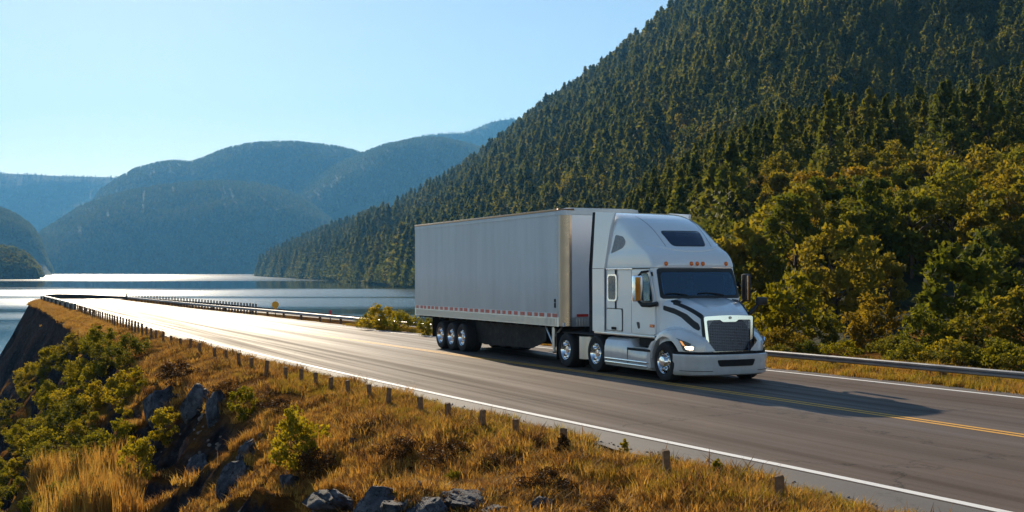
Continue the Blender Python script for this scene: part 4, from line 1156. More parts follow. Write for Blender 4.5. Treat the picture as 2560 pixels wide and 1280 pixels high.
# ---- wheels
def wheel(parent, x, r_in, r_out, rad, sg_, steer=False, deep=True, name='wheel'):
    w = empty(name, (x, 0, rad), parent=parent)
    wd = r_out - r_in
    prof = [(rad * .56, 0.0), (rad * .60, .012), (rad * .80, .022), (rad * .93, .008), (rad * .985, -.03), (rad, -.06)]
    prof += [(rad, -wd + .06), (rad * .985, -wd + .03), (rad * .8, -wd), (rad * .56, -wd)]
    m = MB(); m.lathe_y([(a, sg_ * (r_out + b)) for a, b in prof], (0, 0, 0), 48)
    # grooves of the tread
    for gy in (.25, .42, .58, .75):
        m.lathe_y([(rad + .002, sg_ * (r_out - wd * gy - .008)), (rad + .012, sg_ * (r_out - wd * gy - .02)), (rad + .012, sg_ * (r_out - wd * (gy + .1))), (rad + .002, sg_ * (r_out - wd * (gy + .1) - .008))], (0, 0, 0), 48)
    bl(m, 'tyre', M['rubber'], w, angle=40)
    m = MB()
    if steer:
        pr = [(rad * .60, .004), (rad * .585, .02), (rad * .55, .0), (rad * .50, -.05), (rad * .34, -.02), (rad * .30, .03), (rad * .26, .075), (rad * .12, .09), (.001, .09)]
    else:
        pr = [(rad * .60, .004), (rad * .585, .02), (rad * .55, -.005), (rad * .52, -.10), (rad * .48, -.15), (rad * .28, -.16), (rad * .25, -.06), (rad * .2, -.03), (.001, -.025)]
    m.lathe_y([(a, sg_ * (r_out + b)) for a, b in pr], (0, 0, 0), 40)
    for k in range(10):
        a = 2 * math.pi * k / 10; rr_ = rad * .39; yy = r_out + (-.03 if steer else -.15)
        m.tube([(rr_ * math.cos(a), sg_ * (yy - .02), rr_ * math.sin(a)), (rr_ * math.cos(a), sg_ * (yy + .045), rr_ * math.sin(a))], .022, 6)
    if steer:
        for k in range(10):
            a = 2 * math.pi * (k + .5) / 10; m.tube([(rad * .47 * math.cos(a), sg_ * (r_out - .035), rad * .47 * math.sin(a)), (rad * .47 * math.cos(a), sg_ * (r_out - .02), rad * .47 * math.sin(a))], .035, 8, 1)
    bl(m, 'rim', [M['chrome'], M['black']], w, angle=40)
    return w
for sg_ in (1, -1):
    wheel(T, AX, .93, 1.235, .475, sg_, True)
    for x in (-3.69, -5.42): wheel(T, x, .64, 1.235, .48, sg_)
m = MB()
for x in (AX, -3.69, -5.42): m.tube([(x, -1.0, .48), (x, 1.0, .48)], .1, 8)
bl(m, 'axle', M['black'], T)

# ---- side fairings with tank, steps and deck
for sg_ in (1, -1):
    m = MB(); sec = [(.74, .96), (.98, .955), (1.12, .92), (1.20, .84), (1.235, .70), (1.24, .40), (1.22, .30), (1.19, .22), (1.0, .19)]
    sec2 = [(.74, .74), (1.0, .735), (1.16, .735), (1.20, .725), (1.235, .66), (1.24, .40), (1.22, .30), (1.19, .22), (1.0, .19)]
    rows = []
    for x, q in ((-3.26, sec), (-3.22, sec), (-3.0, sec), (-2.35, sec), (-2.05, sec), (-1.85, sec2), (-1.5, sec2), (-.98, sec2)):
        rows.append([(x + (.05 * (z - .2) if x < -3.2 else 0), sg_ * r_, z) for r_, z in q])
    m.grid(np.array(rows)); m.add(rows[0], [tuple(range(len(sec)))]); m.add(rows[-1], [tuple(range(len(sec)))])
    fr = bl(m, 'side_fairing', M['paint'], T, angle=40)
    for z in (.40, .31):
        m = MB(); m.box((-2.12, sg_ * 1.252, z), (2.1, .05, .045), bev=.018); bl(m, 'step_rail', M['chrome'], fr, angle=50)
    m = MB(); m.box((-1.5, sg_ * 1.243, .695), (1.1, .03, .06), bev=.01); bl(m, 'step', M['black'], fr)
    m = MB(); m.box((-1.5, sg_ * 1.05, .742), (.9, .3, .012), bev=.003); bl(m, 'step_plate', M['alu'], fr)
    m = MB(); m.box((-2.05, sg_ * 1.245, .48), (.012, .008, .42)); bl(m, 'panel_seam', M['paint_dark'], fr)
    # rear upright of the mudguard behind the front wheel
    m = MB(); arc = []
    for a in np.linspace(R(128), R(197), 12):
        arc.append((AX + .63 * math.cos(a), AZ + .63 * math.sin(a)))
    rows = []
    for (x, z) in arc:
        rows.append([(x - .005, sg_ * .95, z), (x - .01, sg_ * 1.225, z), (x - .02, sg_ * 1.245, z), (x - .19, sg_ * 1.245, z - .05), (x - .21, sg_ * 1.22, z - .05)])
    m.grid(np.array(rows)); bl(m, 'fender_upright', M['paint'], fr, angle=40)
    # bright barrel between the drive wheels
    m = MB(); m.tube([(-4.58, sg_ * .93, .28), (-4.58, sg_ * .93, .88)], .30, 32); bl(m, 'air_tank', M['alu'], T, angle=50)
    m = MB(); m.box((-4.55, sg_ * .95, .955), (2.2, .55, .03)); bl(m, 'mudguard', M['black'], T)
    m = MB(); m.box((-5.98, sg_ * .95, .55), (.02, .6, .75)); bl(m, 'mud_flap', M['black'], T)

# ---- inside of the cab, and the driver
m = MB(); m.box((-1.05, 0, 1.72), (.75, 2.3, .42), bev=.08); dash = bl(m, 'dashboard', M['seat'], T)
m = MB(); m.box((-2.75, 0, 2.0), (.05, 2.38, 1.4)); bl(m, 'cab_partition', M['seat'], T)
for r_ in (.55, -.55):
    m = MB(); m.box((-1.9, r_, 1.55), (.5, .5, .16), bev=.05); m.box((-2.15, r_, 1.95), (.16, .5, .75), bev=.05, rot=Matrix.Rotation(R(-8), 3, 'Y')); m.box((-2.22, r_, 2.42), (.1, .28, .2), bev=.04); bl(m, 'cab_seat', M['seat'], T)
m = MB(); tor = []
for k in range(25):
    a = 2 * math.pi * k / 24; tor.append((-1.48 + .10 * math.sin(a), -.55 + .22 * math.cos(a), 1.95 + .20 * math.sin(a)))
m.tube(tor, .016, 6, cap=False); m.tube([(-1.48, -.77, 1.95), (-1.48, -.33, 1.95)], .02, 6); m.tube([(-1.48, -.55, 1.95), (-1.25, -.55, 1.8)], .03, 6); bl(m, 'steering_wheel', M['black'], T)

def skinned(name, verts, edges, radii, mat, lv=2):
    me = bpy.data.meshes.new(name); me.from_pydata(verts, edges, []); me.materials.append(mat)
    o = obj(name, me); o.modifiers.new('skin', 'SKIN').use_smooth_shade = True
    for sv, q in zip(me.skin_vertices[0].data, radii): sv.radius = (q, q)
    me.skin_vertices[0].data[0].use_root = True
    sb = o.modifiers.new('sub', 'SUBSURF'); sb.levels = lv; sb.render_levels = lv
    dg = bpy.context.evaluated_depsgraph_get(); bmm = bpy.data.meshes.new_from_object(o.evaluated_get(dg)); bmm.name = name
    o.modifiers.clear(); o.data = bmm; bmm.polygons.foreach_set('use_smooth', np.ones(len(bmm.polygons), dtype=bool))
    if not bmm.materials: bmm.materials.append(mat)
    return o
Vd = [(-1.98, .55, 1.66), (-2.0, .55, 1.85), (-1.99, .55, 2.02), (-1.97, .55, 2.13), (-1.955, .55, 2.19),         # pelvis .. neck
      (-1.985, .75, 2.07), (-1.83, .82, 1.83), (-1.58, .70, 2.0), (-1.50, .67, 2.03),                           # left arm
      (-1.985, .35, 2.07), (-1.83, .28, 1.83), (-1.58, .40, 2.0), (-1.50, .43, 2.03),                           # right arm
      (-1.6, .65, 1.66), (-1.35, .66, 1.62), (-1.6, .45, 1.66), (-1.35, .44, 1.62),
      (-1.94, .55, 2.27), (-1.925, .55, 2.36), (-1.94, .55, 2.43)]
Ed = [(0, 1), (1, 2), (2, 3), (3, 4), (3, 5), (5, 6), (6, 7), (7, 8), (3, 9), (9, 10), (10, 11), (11, 12), (0, 13), (13, 14), (0, 15), (15, 16), (4, 17), (17, 18), (18, 19)]
Rd = [.16, .15, .15, .10, .055, .07, .05, .038, .04, .07, .05, .038, .04, .09, .07, .09, .07, .075, .09, .07]
pv_ = skinned('person', Vd, Ed, Rd, M['skin'])
pv_.parent = T
tag(pv_, 'driver seated behind the dark windshield of the white truck', 'person')
pv_.parent = None; pv_.matrix_world = T.matrix_world
m = MB()
for k in range(9):
    pass
def ell(c, d, nu=16, nv=10, v0=0.0, v1=math.pi):
    rows = [[(c[0] + d[0] * math.sin(v) * math.cos(u), c[1] + d[1] * math.sin(v) * math.sin(u), c[2] + d[2] * math.cos(v)) for u in np.linspace(0, 2 * math.pi, nu, endpoint=False)] for v in np.linspace(v0 + .01, v1 - .01, nv)]
    return rows
m = MB(); m.grid(np.array(ell((-1.955, .55, 2.40), (.105, .09, .10), v1=1.7)), wrap=True); h_ = m.build('hair', M['hair'], pv_, smooth=True)
m = MB(); m.grid(np.array(ell((-2.0, .55, 1.92), (.17, .25, .26))), wrap=True)
for yy in (.77, .33): m.tube([(-1.99, yy, 2.08), (-1.84, yy + (.05 if yy > .5 else -.05), 1.86)], [.09, .075], 10)
m.build('shirt', M['shirt'], pv_, smooth=True)
m = MB(); m.add([(-1.84, .55, 2.37), (-1.815, .55, 2.30), (-1.84, .575, 2.305), (-1.84, .525, 2.305)], [(0, 2, 1), (0, 1, 3), (1, 2, 3)]); m.build('nose', M['skin'], pv_)
m = MB()
for yy in (.52, .58): m.grid(np.array(ell((-1.838, yy, 2.365), (.012, .016, .01), 10, 6)), wrap=True)
m.build('eye', M['black'], pv_, smooth=True)

# ------------------------------------------------------------------ trailer
TR = truck_root('semi_trailer')
tag(TR, 'long white box trailer with red reflector dashes and three rear axles behind the tractor', 'trailer')
XF_, XB_, ZB_, ZT_, HW_ = -5.55, -17.55, 1.10, 4.40, 1.25
def tr_out(hw, nose=.27, n=10):
    pts = [(XB_, hw), (XF_ - nose, hw)]
    for k in range(1, n): a = math.pi / 2 * k / n; pts.append((XF_ - nose + nose * math.sin(a), hw - nose + nose * math.cos(a)))
    pts += [(XF_, hw - nose)]
    return pts + [(x, -r_) for x, r_ in pts[::-1]]
# side skins, front skin and corner posts share the outline but are parts of their own
def band(o, z0, z1, i0, i1, sub=1):
    m = MB(); m.grid(np.array([[(x, r_, z) for x, r_ in o[i0:i1]] for z in np.linspace(z0, z1, sub + 1)])); return m
o1 = tr_out(HW_); n1 = len(o1); h1 = n1 // 2
for (i0, i1) in ((0, 2), (n1 - 2, n1)):
    bl(band(o1, 1.36, 4.22, i0, i1), 'side_wall', M['trailer'], TR)
bl(band(o1, 1.36, 4.22, h1 - 1, h1 + 1), 'front_wall', M['trailer_front'], TR)
for (i0, i1) in ((1, h1), (h1, n1 - 1)):
    m = band(o1, 1.12, 4.28, i0, i1); bl(m, 'corner_post', M['post_alu'], TR, smooth=True)
m = MB(); m.grid(np.array([[(x, r_, z) for x, r_ in tr_out(hw)] for hw, z in ((HW_ + .012, 4.20), (HW_ + .012, 4.34), (HW_ - .0, 4.375), (HW_ - .2, 4.40))])); 
top = m.v[-n1:]; m.add(top, [tuple(range(n1))]); tpr = bl(m, 'top_rail', M['trailer'], TR, angle=40)
m = MB()
for sg_ in (1, -1): m.box((-11.7, sg_ * 1.262, 4.355), (11.65, .04, .06), bev=.015)
m.tube([(-5.88, 1.262, 4.355)] + [(XF_ - .33 + .345 * math.sin(a), .92 + .345 * math.cos(a), 4.355) for a in np.linspace(0, 1.57, 8)], .028, 6)
bl(m, 'roof_edge', M['bronze'], TR, angle=50)
m = MB(); m.box(((XB_ + XF_) / 2 - .02, 0, 1.16), (XF_ - XB_ - .1, 2.42, .1)); m.box((XB_ + .02, 0, 2.75), (.05, 2.48, 3.2)); bl(m, 'rear_doors', M['trailer_front'], TR)
# ribbed lower rail
m = MB()
for (i0, i1) in ((0, 2), (n1 - 2, n1)): m.v += []; m.grid(np.array([[(x, r_ * 1.004, z) for x, r_ in o1[i0:i1]] for z in (1.10, 1.12, 1.33, 1.36)]))
m.grid(np.array([[(x + .006, r_, z) for x, r_ in o1[h1 - 1:h1 + 1]] for z in (1.10, 1.12, 1.33, 1.36)]))
brl = bl(m, 'lower_rail', M['alu'], TR)
m = MB()
for x in np.arange(-17.4, -5.95, .085):
    for sg_ in (1, -1): m.box((x, sg_ * 1.262, 1.22), (.035, .02, .2))
for r_ in np.arange(-.88, .9, .085): m.box((-5.535, r_, 1.22), (.02, .035, .2))
bl(m, 'rail_rib', M['alu'], brl)
m = MB()
for sg_ in (1, -1): m.box((-11.7, sg_ * 1.2565, 1.405), (11.55, .01, .13))
bl(m, 'tape_backing', M['white_tape'], TR)
rr_ = random.Random(4); x = -17.4
while x < -6.1:
    L = rr_.choice((.24, .26, .28, .22, .3))
    m = MB(); m.box((x + L / 2, 1.264, 1.405), (L, .01, .105)); bl(m, 'reflector_dash', M['red'], TR)
    x += L + rr_.choice((.13, .17, .2, .12))
m = MB(); m.box((-5.536, .66, 1.41), (.012, .36, .075)); bl(m, 'front_reflector', M['red'], TR)
m = MB(); m.box((-5.537, .28, 1.60), (.012, .06, .14)); bl(m, 'front_marker', M['amber'], TR)
m = MB(); m.box((-6.06, 1.256, 1.82), (.09, .012, .09)); m.box((-6.06, 1.256, 1.69), (.09, .012, .14)); bl(m, 'data_plate', M['black'], TR)
# rivets on the upper corner and seams of the wall
m = MB()
for z in np.arange(1.5, 4.2, .11): m.box((-5.95, 1.252, z), (.022, .012, .022)); m.box((-6.03, 1.252, z), (.018, .01, .018))
for x in np.arange(-17.3, -6, .11): m.box((x, 1.2635, 4.24), (.02, .012, .028))
bl(m, 'rivets', M['alu'], TR)
# running gear
m = MB(); m.box((-14.0, 0, 1.0), (3.6, 1.1, .2)); m.box((-11.5, 0, 1.0), (11.6, 1.0, .16))
for x in np.arange(-17.2, -6, .5): m.box((x, 0, 1.08), (.08, 2.4, .08))
bl(m, 'under_frame', M['black'], TR)
for sg_ in (1, -1):
    m = MB(); V = [(-12.6, .88, 1.05), (-7.3, .88, 1.05), (-7.3, .88, .62), (-8.3, .88, .36), (-11.8, .88, .30), (-12.6, .88, .36)]
    m.add([(x, sg_ * r_, z) for x, r_, z in V] + [(x, sg_ * (r_ + .04), z) for x, r_, z in V], [tuple(range(6)), tuple(range(6, 12))] + [(i, (i + 1) % 6, 6 + (i + 1) % 6, 6 + i) for i in range(6)])
    bl(m, 'side_skirt', M['black'], TR)
    m = MB(); m.tube([(-6.62, sg_ * 1.0, 1.06), (-6.62, sg_ * 1.0, .50)], .07, 8); m.tube([(-6.62, sg_ * 1.0, .5), (-6.62, sg_ * 1.0, .36)], .045, 8); m.box((-6.62, sg_ * 1.0, .34), (.26, .22, .03)); lg = bl(m, 'landing_leg', M['alu'], TR, angle=50)
    m = MB(); m.tube([(-7.15, sg_ * 1.0, 1.05), (-6.66, sg_ * 1.0, .55)], .035, 6); m.tube([(-6.62, sg_ * 1.0, .75), (-6.15, sg_ * 1.0, 1.05)], .03, 6); bl(m, 'brace', M['alu'], lg)
    m = MB(); m.box((-15.72, sg_ * .95, .72), (.02, .62, .68)); bl(m, 'mud_flap', M['black'], TR)
    for x in (-13.02, -13.98, -14.98): wheel(TR, x, .66, 1.235, .475, sg_)
m = MB()
for x in (-13.02, -13.98, -14.98): m.tube([(x, -1.0, .48), (x, 1.0, .48)], .08, 8)
bl(m, 'axle', M['black'], TR)
# ------------------------------------------------------------------ roadside posts, rails, signs
ORD = ['first', 'second', 'third', 'fourth', 'fifth', 'sixth', 'seventh', 'eighth', 'ninth', 'tenth', 'eleventh', 'twelfth', 'thirteenth', 'fourteenth', 'fifteenth', 'sixteenth', 'seventeenth', 'eighteenth', 'nineteenth']
TENS = {20: 'twent', 30: 'thirt', 40: 'fort', 50: 'fift', 60: 'sixt'}
def ordinal(n):
    if n <= 19: return ORD[n - 1]
    t = n // 10 * 10; u = n % 10
    return TENS[t] + ('ieth' if u == 0 else 'y-' + ORD[u - 1])
sl_ = np.arange(4, 150, .05)
def line_px(k, off=0.0):
    x, y = so(sl_, koff(k, sl_) + off); return CX + F * x / y
_pp = line_px('post')
def s_at(px, table): i = np.argmin(np.abs(table - px)); return float(sl_[i])

rp = random.Random(3)
def post_mesh(seed, w, h):
    q = random.Random(seed); m = MB(); n = 8; V = []; rows = []
    for z in (-.35, 0, h * .35, h * .7, h * .95, h):
        f = 1.0 if z < h * .96 else .86
        rows.append([((w * .5 * f + q.uniform(-.006, .006)) * math.copysign(abs(math.cos(a)) ** .45, math.cos(a)), (w * .5 * f + q.uniform(-.006, .006)) * math.copysign(abs(math.sin(a)) ** .45, math.sin(a)), z + (q.uniform(-.012, .012) if z > h * .9 else 0)) for a in np.linspace(.39, .39 + 2 * math.pi, n, endpoint=False)])
    m.grid(np.array(rows), wrap=True); m.add(rows[-1], [tuple(range(n))])
    return mesh_data('wooden_post', m.v, m.f, M['post_wood'])
pm = [post_mesh(k, .088, .50) for k in range(5)]
px_near = [1950, 1665, 1410, 1290, 1205, 1120, 1053, 972, 922, 871, 826, 790, 753, 712, 666, 629, 597, 565, 536, 500, 475, 452, 428, 408, 390, 378, 366]
px_near += [356, 347, 338, 330, 322, 315, 308, 301, 294, 287, 281, 275, 269, 263, 257, 251, 246, 241, 236, 231, 226, 222, 218, 214, 210, 206, 203, 200, 197, 194]
for k, p in enumerate(px_near):
    s = s_at(p, _pp); x, y, z = world(s, koff('post', s))
    t = obj('wooden_post', pm[k % 5], loc=(x, y, z)); t.rotation_euler = (rp.uniform(-.05, .05), rp.uniform(-.05, .05), TH + rp.uniform(-.3, .3))
    hh = np.interp(s, [10, 30, 60, 90], [.68, .74, .95, 1.15]); t.scale = (1, 1, float(hh) * rp.uniform(.92, 1.08))
    if k >= 27: t.scale = (1.0, 1.0, 1.15)
    lb = '%s weathered wooden post from the right in the row along the near verge' % ordinal(k + 1)
    tag(t, lb, 'post', 'wooden posts along the near edge of the road')

def beam(m, ss, offs, z0, z1, depth, prof=None):
    """a rail swept along the road; prof: list of (across, up)"""
    pr = prof or [(0, z0), (0, z1), (depth, z1), (depth, z0)]
    rows = []
    for s, o in zip(ss, offs):
        r_ = []
        for (a, u) in pr:
            x, y = so(s, o + a); r_.append((float(x), float(y), float(zroad(s)) + u))
        rows.append(r_)
    m.grid(np.array(rows), wrap=True); m.add(rows[0], [tuple(range(len(pr)))]); m.add(rows[-1], [tuple(range(len(pr)))]); return m
# dark barrier where the road goes over the crest
br = empty('crash_barrier', world(120, 7.5)); inv = br.matrix_world.inverted()
br.location = (0, 0, 0)
ss = np.concatenate([np.arange(96, 136, 2.0), np.arange(136, 196, .8)])
beam(MB(), ss, koff('post', ss) + .05, .0, .55, .16).build('rail', M['dark_metal'], br)
for s in np.arange(98, 196, 6.0):
    x, y, z = world(s, koff('post', s) - .08); m = MB(); m.box((x, y, z + .1), (.14, .14, .9)); m.build('post', M['dark_metal'], br)
tag(br, 'dark low crash barrier round the far bend where the road meets the lake', 'barrier')
# guardrail on the far side
gr_ = empty('guardrail', (0, 0, 0))
ss = np.concatenate([np.arange(-60, -13, 3.0), np.arange(-13, 60, 1.0), np.arange(60, 140, 2.0)])
W = [(.0, .20), (-.035, .225), (-.035, .262), (.0, .285), (-.035, .308), (-.035, .345), (0, .37), (.02, .37), (.02, .20)]
beam(MB(), ss, koff('rail', ss), 0, 0, 0, W).build('rail', M['rail'], gr_, angle=30)
for s in np.arange(-58, 138, 3.8):
    x, y, z = world(s, koff('rail', s) + .11); m = MB(); m.box((x, y, z + .05), (.11, .13, .62), rot=Matrix.Rotation(TH, 3, 'Z')); m.build('post', M['post_wood'], gr_)
tag(gr_, 'long low metal guardrail along the far side of the road', 'guardrail')
# pickets above the far rail
_pf = line_px('rail', .25)
pk = MB(); pk.box((0, 0, .3), (.10, .10, 1.25), bev=.015); pk.box((0, 0, .93), (.12, .12, .03)); pkm = mesh_data('picket_post', pk.v, pk.f, M['dark_metal'])
pxs = list(np.arange(640, 280, -7.5))
for k, p in enumerate(pxs):
    s = s_at(p, _pf); x, y, z = world(s, koff('rail', s) + .25)
    t = obj('picket_post', pkm, loc=(x, y, z)); t.rotation_euler = (0, 0, TH); t.scale = (1, 1, float(np.interp(p, [280, 640], [.85, .8])))
    tag(t, '%s thin dark picket from the right behind the far rail by the lake' % ordinal(k + 1), 'picket', 'dark pickets beside the far rail')
# signs
def s_behind(px, off): return s_at(px, line_px('rail', off))
s = s_behind(688, .7); x, y, z = world(s, koff('rail', s) + .7)
t = empty('warning_sign', (x, y, z), 0)
m = MB(); pol = []
for a in np.linspace(0, 2 * math.pi, 28, endpoint=False):
    rr_ = .235; px_, pz_ = rr_ * math.sin(a), rr_ * math.cos(a)
    if pz_ < 0: px_ *= 1 - .62 * (-pz_ / rr_) ** 1.6; pz_ *= 1.35
    pol.append((px_, pz_))
m.prism(pol, 'y', -.012, .012); m.v = [(a, b, c + .75) for a, b, c in m.v]; m.build('sign_face', M['sign_yellow'], t)
m = MB(); m.tube([(0, .03, -.8), (0, .03, .8)], .03, 7); m.build('pole', M['post_wood'], t)
m = MB(); m.tube([(.0, .03, .8), (.02, .03, 1.0), (.09, .03, 1.1)], .012, 5); m.build('bracket', M['dark_metal'], t)
tag(t, 'small rounded orange warning sign on a pole behind the far rail', 'sign')
s = s_behind(826, .5); x, y, z = world(s, koff('rail', s) + .5)
t = empty('marker_sign', (x, y, z), 0)
m = MB(); pol = ngon_round([(-.075, .14), (.075, .14), (.075, -.14), (-.075, -.14)], .07); m.prism(pol, 'y', -.012, .012); m.v = [(a, b, c + .55) for a, b, c in m.v]; m.build('sign_face', M['sign_red'], t)
m = MB(); m.tube([(0, .03, -.7), (0, .03, .6)], .025, 7); m.build('pole', M['dark_metal'], t)
tag(t, 'small red reflector marker on a short pole behind the far rail', 'marker')

# ------------------------------------------------------------------ bushes and trees standing one by one
BUSH = {}
def bush_mesh(kind, mat):
    if (kind, mat) in BUSH: return BUSH[(kind, mat)]
    sp = {0: (1.0, .62, .0, .05, 2600, 44, .05), 1: (1.0, .52, .02, .045, 2400, 40, .3), 2: (1.0, .42, .05, .045, 2600, 44, .45), 3: (1.0, .8, .0, .055, 2200, 40, .0), 4: (1.0, .36, .06, .04, 3000, 52, .6), 5: (1.0, .48, .06, .04, 3400, 60, .3)}[kind]
    V, Fc = broad_crown(600 + kind * 7, sp[0], sp[1], sp[2], sp[3] * .8, sp[4], sp[5], sp[6], .26)
    BUSH[(kind, mat)] = (mesh_data('crown', V, Fc, M[mat]), trunk_mesh(600 + kind, .7, .022, sp[1] * .8, limbs=8))
    return BUSH[(kind, mat)]
rb = random.Random(12)
def plant(name, cat, label, loc, h, kind, mat, wide=1.0, group=None, rz=None):
    t = empty(name, loc, rb.uniform(0, 6.28) if rz is None else rz); t.scale = (h * wide, h * wide, h)
    a, b = bush_mesh(kind, mat); obj('crown', a, t); obj('trunk', b, t)
    return tag(t, label, cat, group)
def hill_at(px, D):
    x = (px - CX) / F * D; s, o = to_so(x, D)
    return (x, D, max(float(mtn_z(np.array(px), np.array(D))), float(land_z(s, o))) - .12)
NEARROW = [ # name, category, label, px, top y, D, kind, leaf, width factor
 ('bush', 'bush', 'broad yellow green bush right beside the truck hood behind the guardrail', 1965, 690, 41, 0, 'leaf_yellow', 1.0),
 ('bush', 'bush', 'low golden bush at the guardrail just right of the truck bumper', 1968, 822, 37.2, 3, 'leaf_gold', 1.0),
 ('bush', 'bush', 'rounded golden brown autumn bush behind the guardrail', 2180, 744, 36.5, 0, 'leaf_gold', .95),
 ('broadleaf_tree', 'tree', 'young green tree with layered crown behind the guardrail', 2385, 612, 36.5, 2, 'leaf_green', 1.05),
 ('bush', 'bush', 'green bush at the foot of the young layered tree', 2310, 770, 34.0, 0, 'leaf_green', .9),
 ('bush', 'bush', 'yellow green bush below the layered tree near the right edge', 2440, 770, 33.0, 0, 'leaf_olive', .9),
 ('broadleaf_tree', 'tree', 'dense olive tree cut by the right edge behind the guardrail', 2570, 715, 33.0, 5, 'leaf_olive', 1.1),
 ('broadleaf_tree', 'tree', 'tall olive tree rising behind the golden brown bush', 2090, 552, 56, 5, 'leaf_olive', .9),
 ('broadleaf_tree', 'tree', 'slim olive tree against the dark hollow in the slope', 2225, 628, 58, 4, 'leaf_olive', 1.0),
 ('broadleaf_tree', 'tree', 'large yellow green tree directly right of the truck roof', 1945, 480, 82, 5, 'leaf_yellow', .9),
 ('broadleaf_tree', 'tree', 'big spreading golden tree high on the slope at the right', 2350, 330, 104, 5, 'leaf_olive', 1.15),
 ('broadleaf_tree', 'tree', 'olive tree showing between the truck cab and its far mirror', 1850, 560, 66, 2, 'leaf_olive', 1.0),
 ('conifer_tree', 'conifer', 'single small dark pine above the young layered tree', 2456, 566, 50, 4, 'needle', .8),
 ('bush', 'bush', 'yellow green bush behind the low golden one by the bumper', 1905, 760, 46, 0, 'leaf_yellow', .9),
 ('bush', 'bush', 'tawny bush in the gap between the olive and golden brown bushes', 2070, 800, 40, 0, 'leaf_olive', .8),
 ('broadleaf_tree', 'tree', 'green tree in the second row near the right edge', 2520, 610, 47, 5, 'leaf_green', 1.0),
 ('broadleaf_tree', 'tree', 'golden tree in the second row above the autumn bush', 2290, 560, 72, 2, 'leaf_gold', 1.0),
 ('broadleaf_tree', 'tree', 'olive tree midway up behind the tall olive tree', 2060, 470, 92, 5, 'leaf_olive', 1.0),
]
for (nm, cat, lb, px_, ty, D, kd, mt, wf) in NEARROW:
    lc = hill_at(px_, D); h = (HY - ty) / F * D + H - lc[2]
    plant(nm, cat, lb, lc, h, kd, mt, wf)
# the strip of low green shrubs under the trees at the guardrail
low = [(1938, 862, 35.6), (2035, 852, 36.0), (2110, 850, 34.6), (2235, 842, 33.6), (2275, 850, 32.6), (2360, 846, 31.8), (2395, 858, 31.0), (2480, 846, 30.6), (2530, 862, 29.8), (2585, 860, 29.2)]
for k, (px_, ty, D) in enumerate(low):
    lc = hill_at(px_, D); h = max(.35, (HY - ty) / F * D + H - lc[2])
    plant('low_shrub', 'shrub', '%s low shrub from the truck in the strip behind the right guardrail' % ordinal(k + 1), lc, h, 3, ('leaf_olive', 'leaf_green', 'leaf_yellow')[k % 3], 1.1, 'low shrubs behind the guardrail')
# bushes on the lake side, left of the trailer
for (px_, ty, D, kd, mt, wf, lb) in ((955, 762, 57, 0, 'leaf_yellow', 1.1, 'broad yellow green bush beyond the far rail left of the trailer'), (1000, 778, 55.5, 3, 'leaf_yellow', .9, 'lower yellow green bush leaning on the broad one left of the trailer'), (912, 784, 59, 3, 'leaf_olive', .7, 'small olive bush at the left foot of the broad yellow one'), (1066, 795, 51, 0, 'leaf_yellow', .8, 'small golden bush under the rear corner of the trailer')):
    x = (px_ - CX) / F * D; s, o = to_so(x, D); z = float(land_z(s, o)) - .1; h = (HY - ty) / F * D + H - z
    plant('bush', 'bush', lb, (x, D, z), h, kd, mt, wf * min(1, 1.9 / h))

# ------------------------------------------------------------------ near bank: boulders, shrubs, dead brush
def rock_mesh(seed, flat=6):
    q = np.random.default_rng(seed); bm = bmesh.new(); bmesh.ops.create_icosphere(bm, subdivisions=4, radius=1.0)
    V = np.array([v.co[:] for v in bm.verts])
    for k in range(flat + 5):
        n = q.normal(size=3); n /= np.linalg.norm(n); d = q.uniform(.4, .85)
        e = V @ n - d; V = V - np.where(e > 0, e * .93, 0)[:, None] * n
    V += (fbm(V[:, 0] * 2 + seed, V[:, 1] * 2 + V[:, 2] * 1.7, 4, seed) * .06)[:, None] * V
    rg = np.abs(fbm(V[:, 0] * 1.3 + V[:, 2] * .9 + seed, V[:, 1] * 1.3 - V[:, 2] * .7, 4, seed + 9)); V = V * (1 - .16 * np.exp(-(rg / .12) ** 2))[:, None]
    Fc = [[v.index for v in f.verts] for f in bm.faces]; bm.free()
    me = mesh_data('boulder', V, Fc, M['rock']); 
    me.polygons.foreach_set('use_smooth', np.ones(len(me.polygons), dtype=bool))
    try: me.set_sharp_from_angle(angle=R(22))
    except Exception: pass
    return me
ROCKS = [ # px, py, width px, height px, roll deg, label
 (955, 1240, 92, 150, 42, 'pale slanting slab of rock at the bottom, leftmost of the pale group'),
 (985, 1268, 70, 70, 20, 'dark blue rounded rock lying against the pale slanting slab'),
 (1062, 1262, 80, 110, 30, 'pale pointed slab between two dark rocks at the bottom edge'),
 (1147, 1248, 108, 84, 8, 'broad flat blue grey boulder with a bright top edge'),
 (1247, 1276, 76, 44, 0, 'low rounded boulder at the bottom edge right of the flat boulder'),
 (486, 1000, 66, 104, 14, 'tall dark blue rock face under the brown overhang'),
 (538, 1010, 46, 88, 12, 'narrow dark rock beside the tall blue rock face'),
 (625, 1130, 52, 104, 26, 'thin upright blue slab in the middle of the bank'),
 (585, 1182, 62, 110, 10, 'dark rounded rock hollow left of the thin upright slab'),
 (722, 1206, 46, 66, 30, 'small blue stone below the round yellow bush'),
 (492, 1160, 46, 70, 35, 'dark stone half buried beside the dry stems at lower left'),
 (822, 1262, 120, 60, 15, 'wide dark purple rock at the bottom left of the pale slabs'),
 (890, 1102, 40, 24, 10, 'small grey stone on the orange slope under the posts'),
 (932, 1092, 30, 22, 0, 'small white speckled stone on the orange slope'),
 (400, 1000, 70, 130, 16, 'dark shaded rock wall at the left of the tall blue face'),
 (1460, 1252, 44, 30, 12, 'small brown stone in the dry grass right of the boulders'),
 (1350, 1262, 60, 46, 24, 'brown half buried rock right of the low rounded boulder'),
]
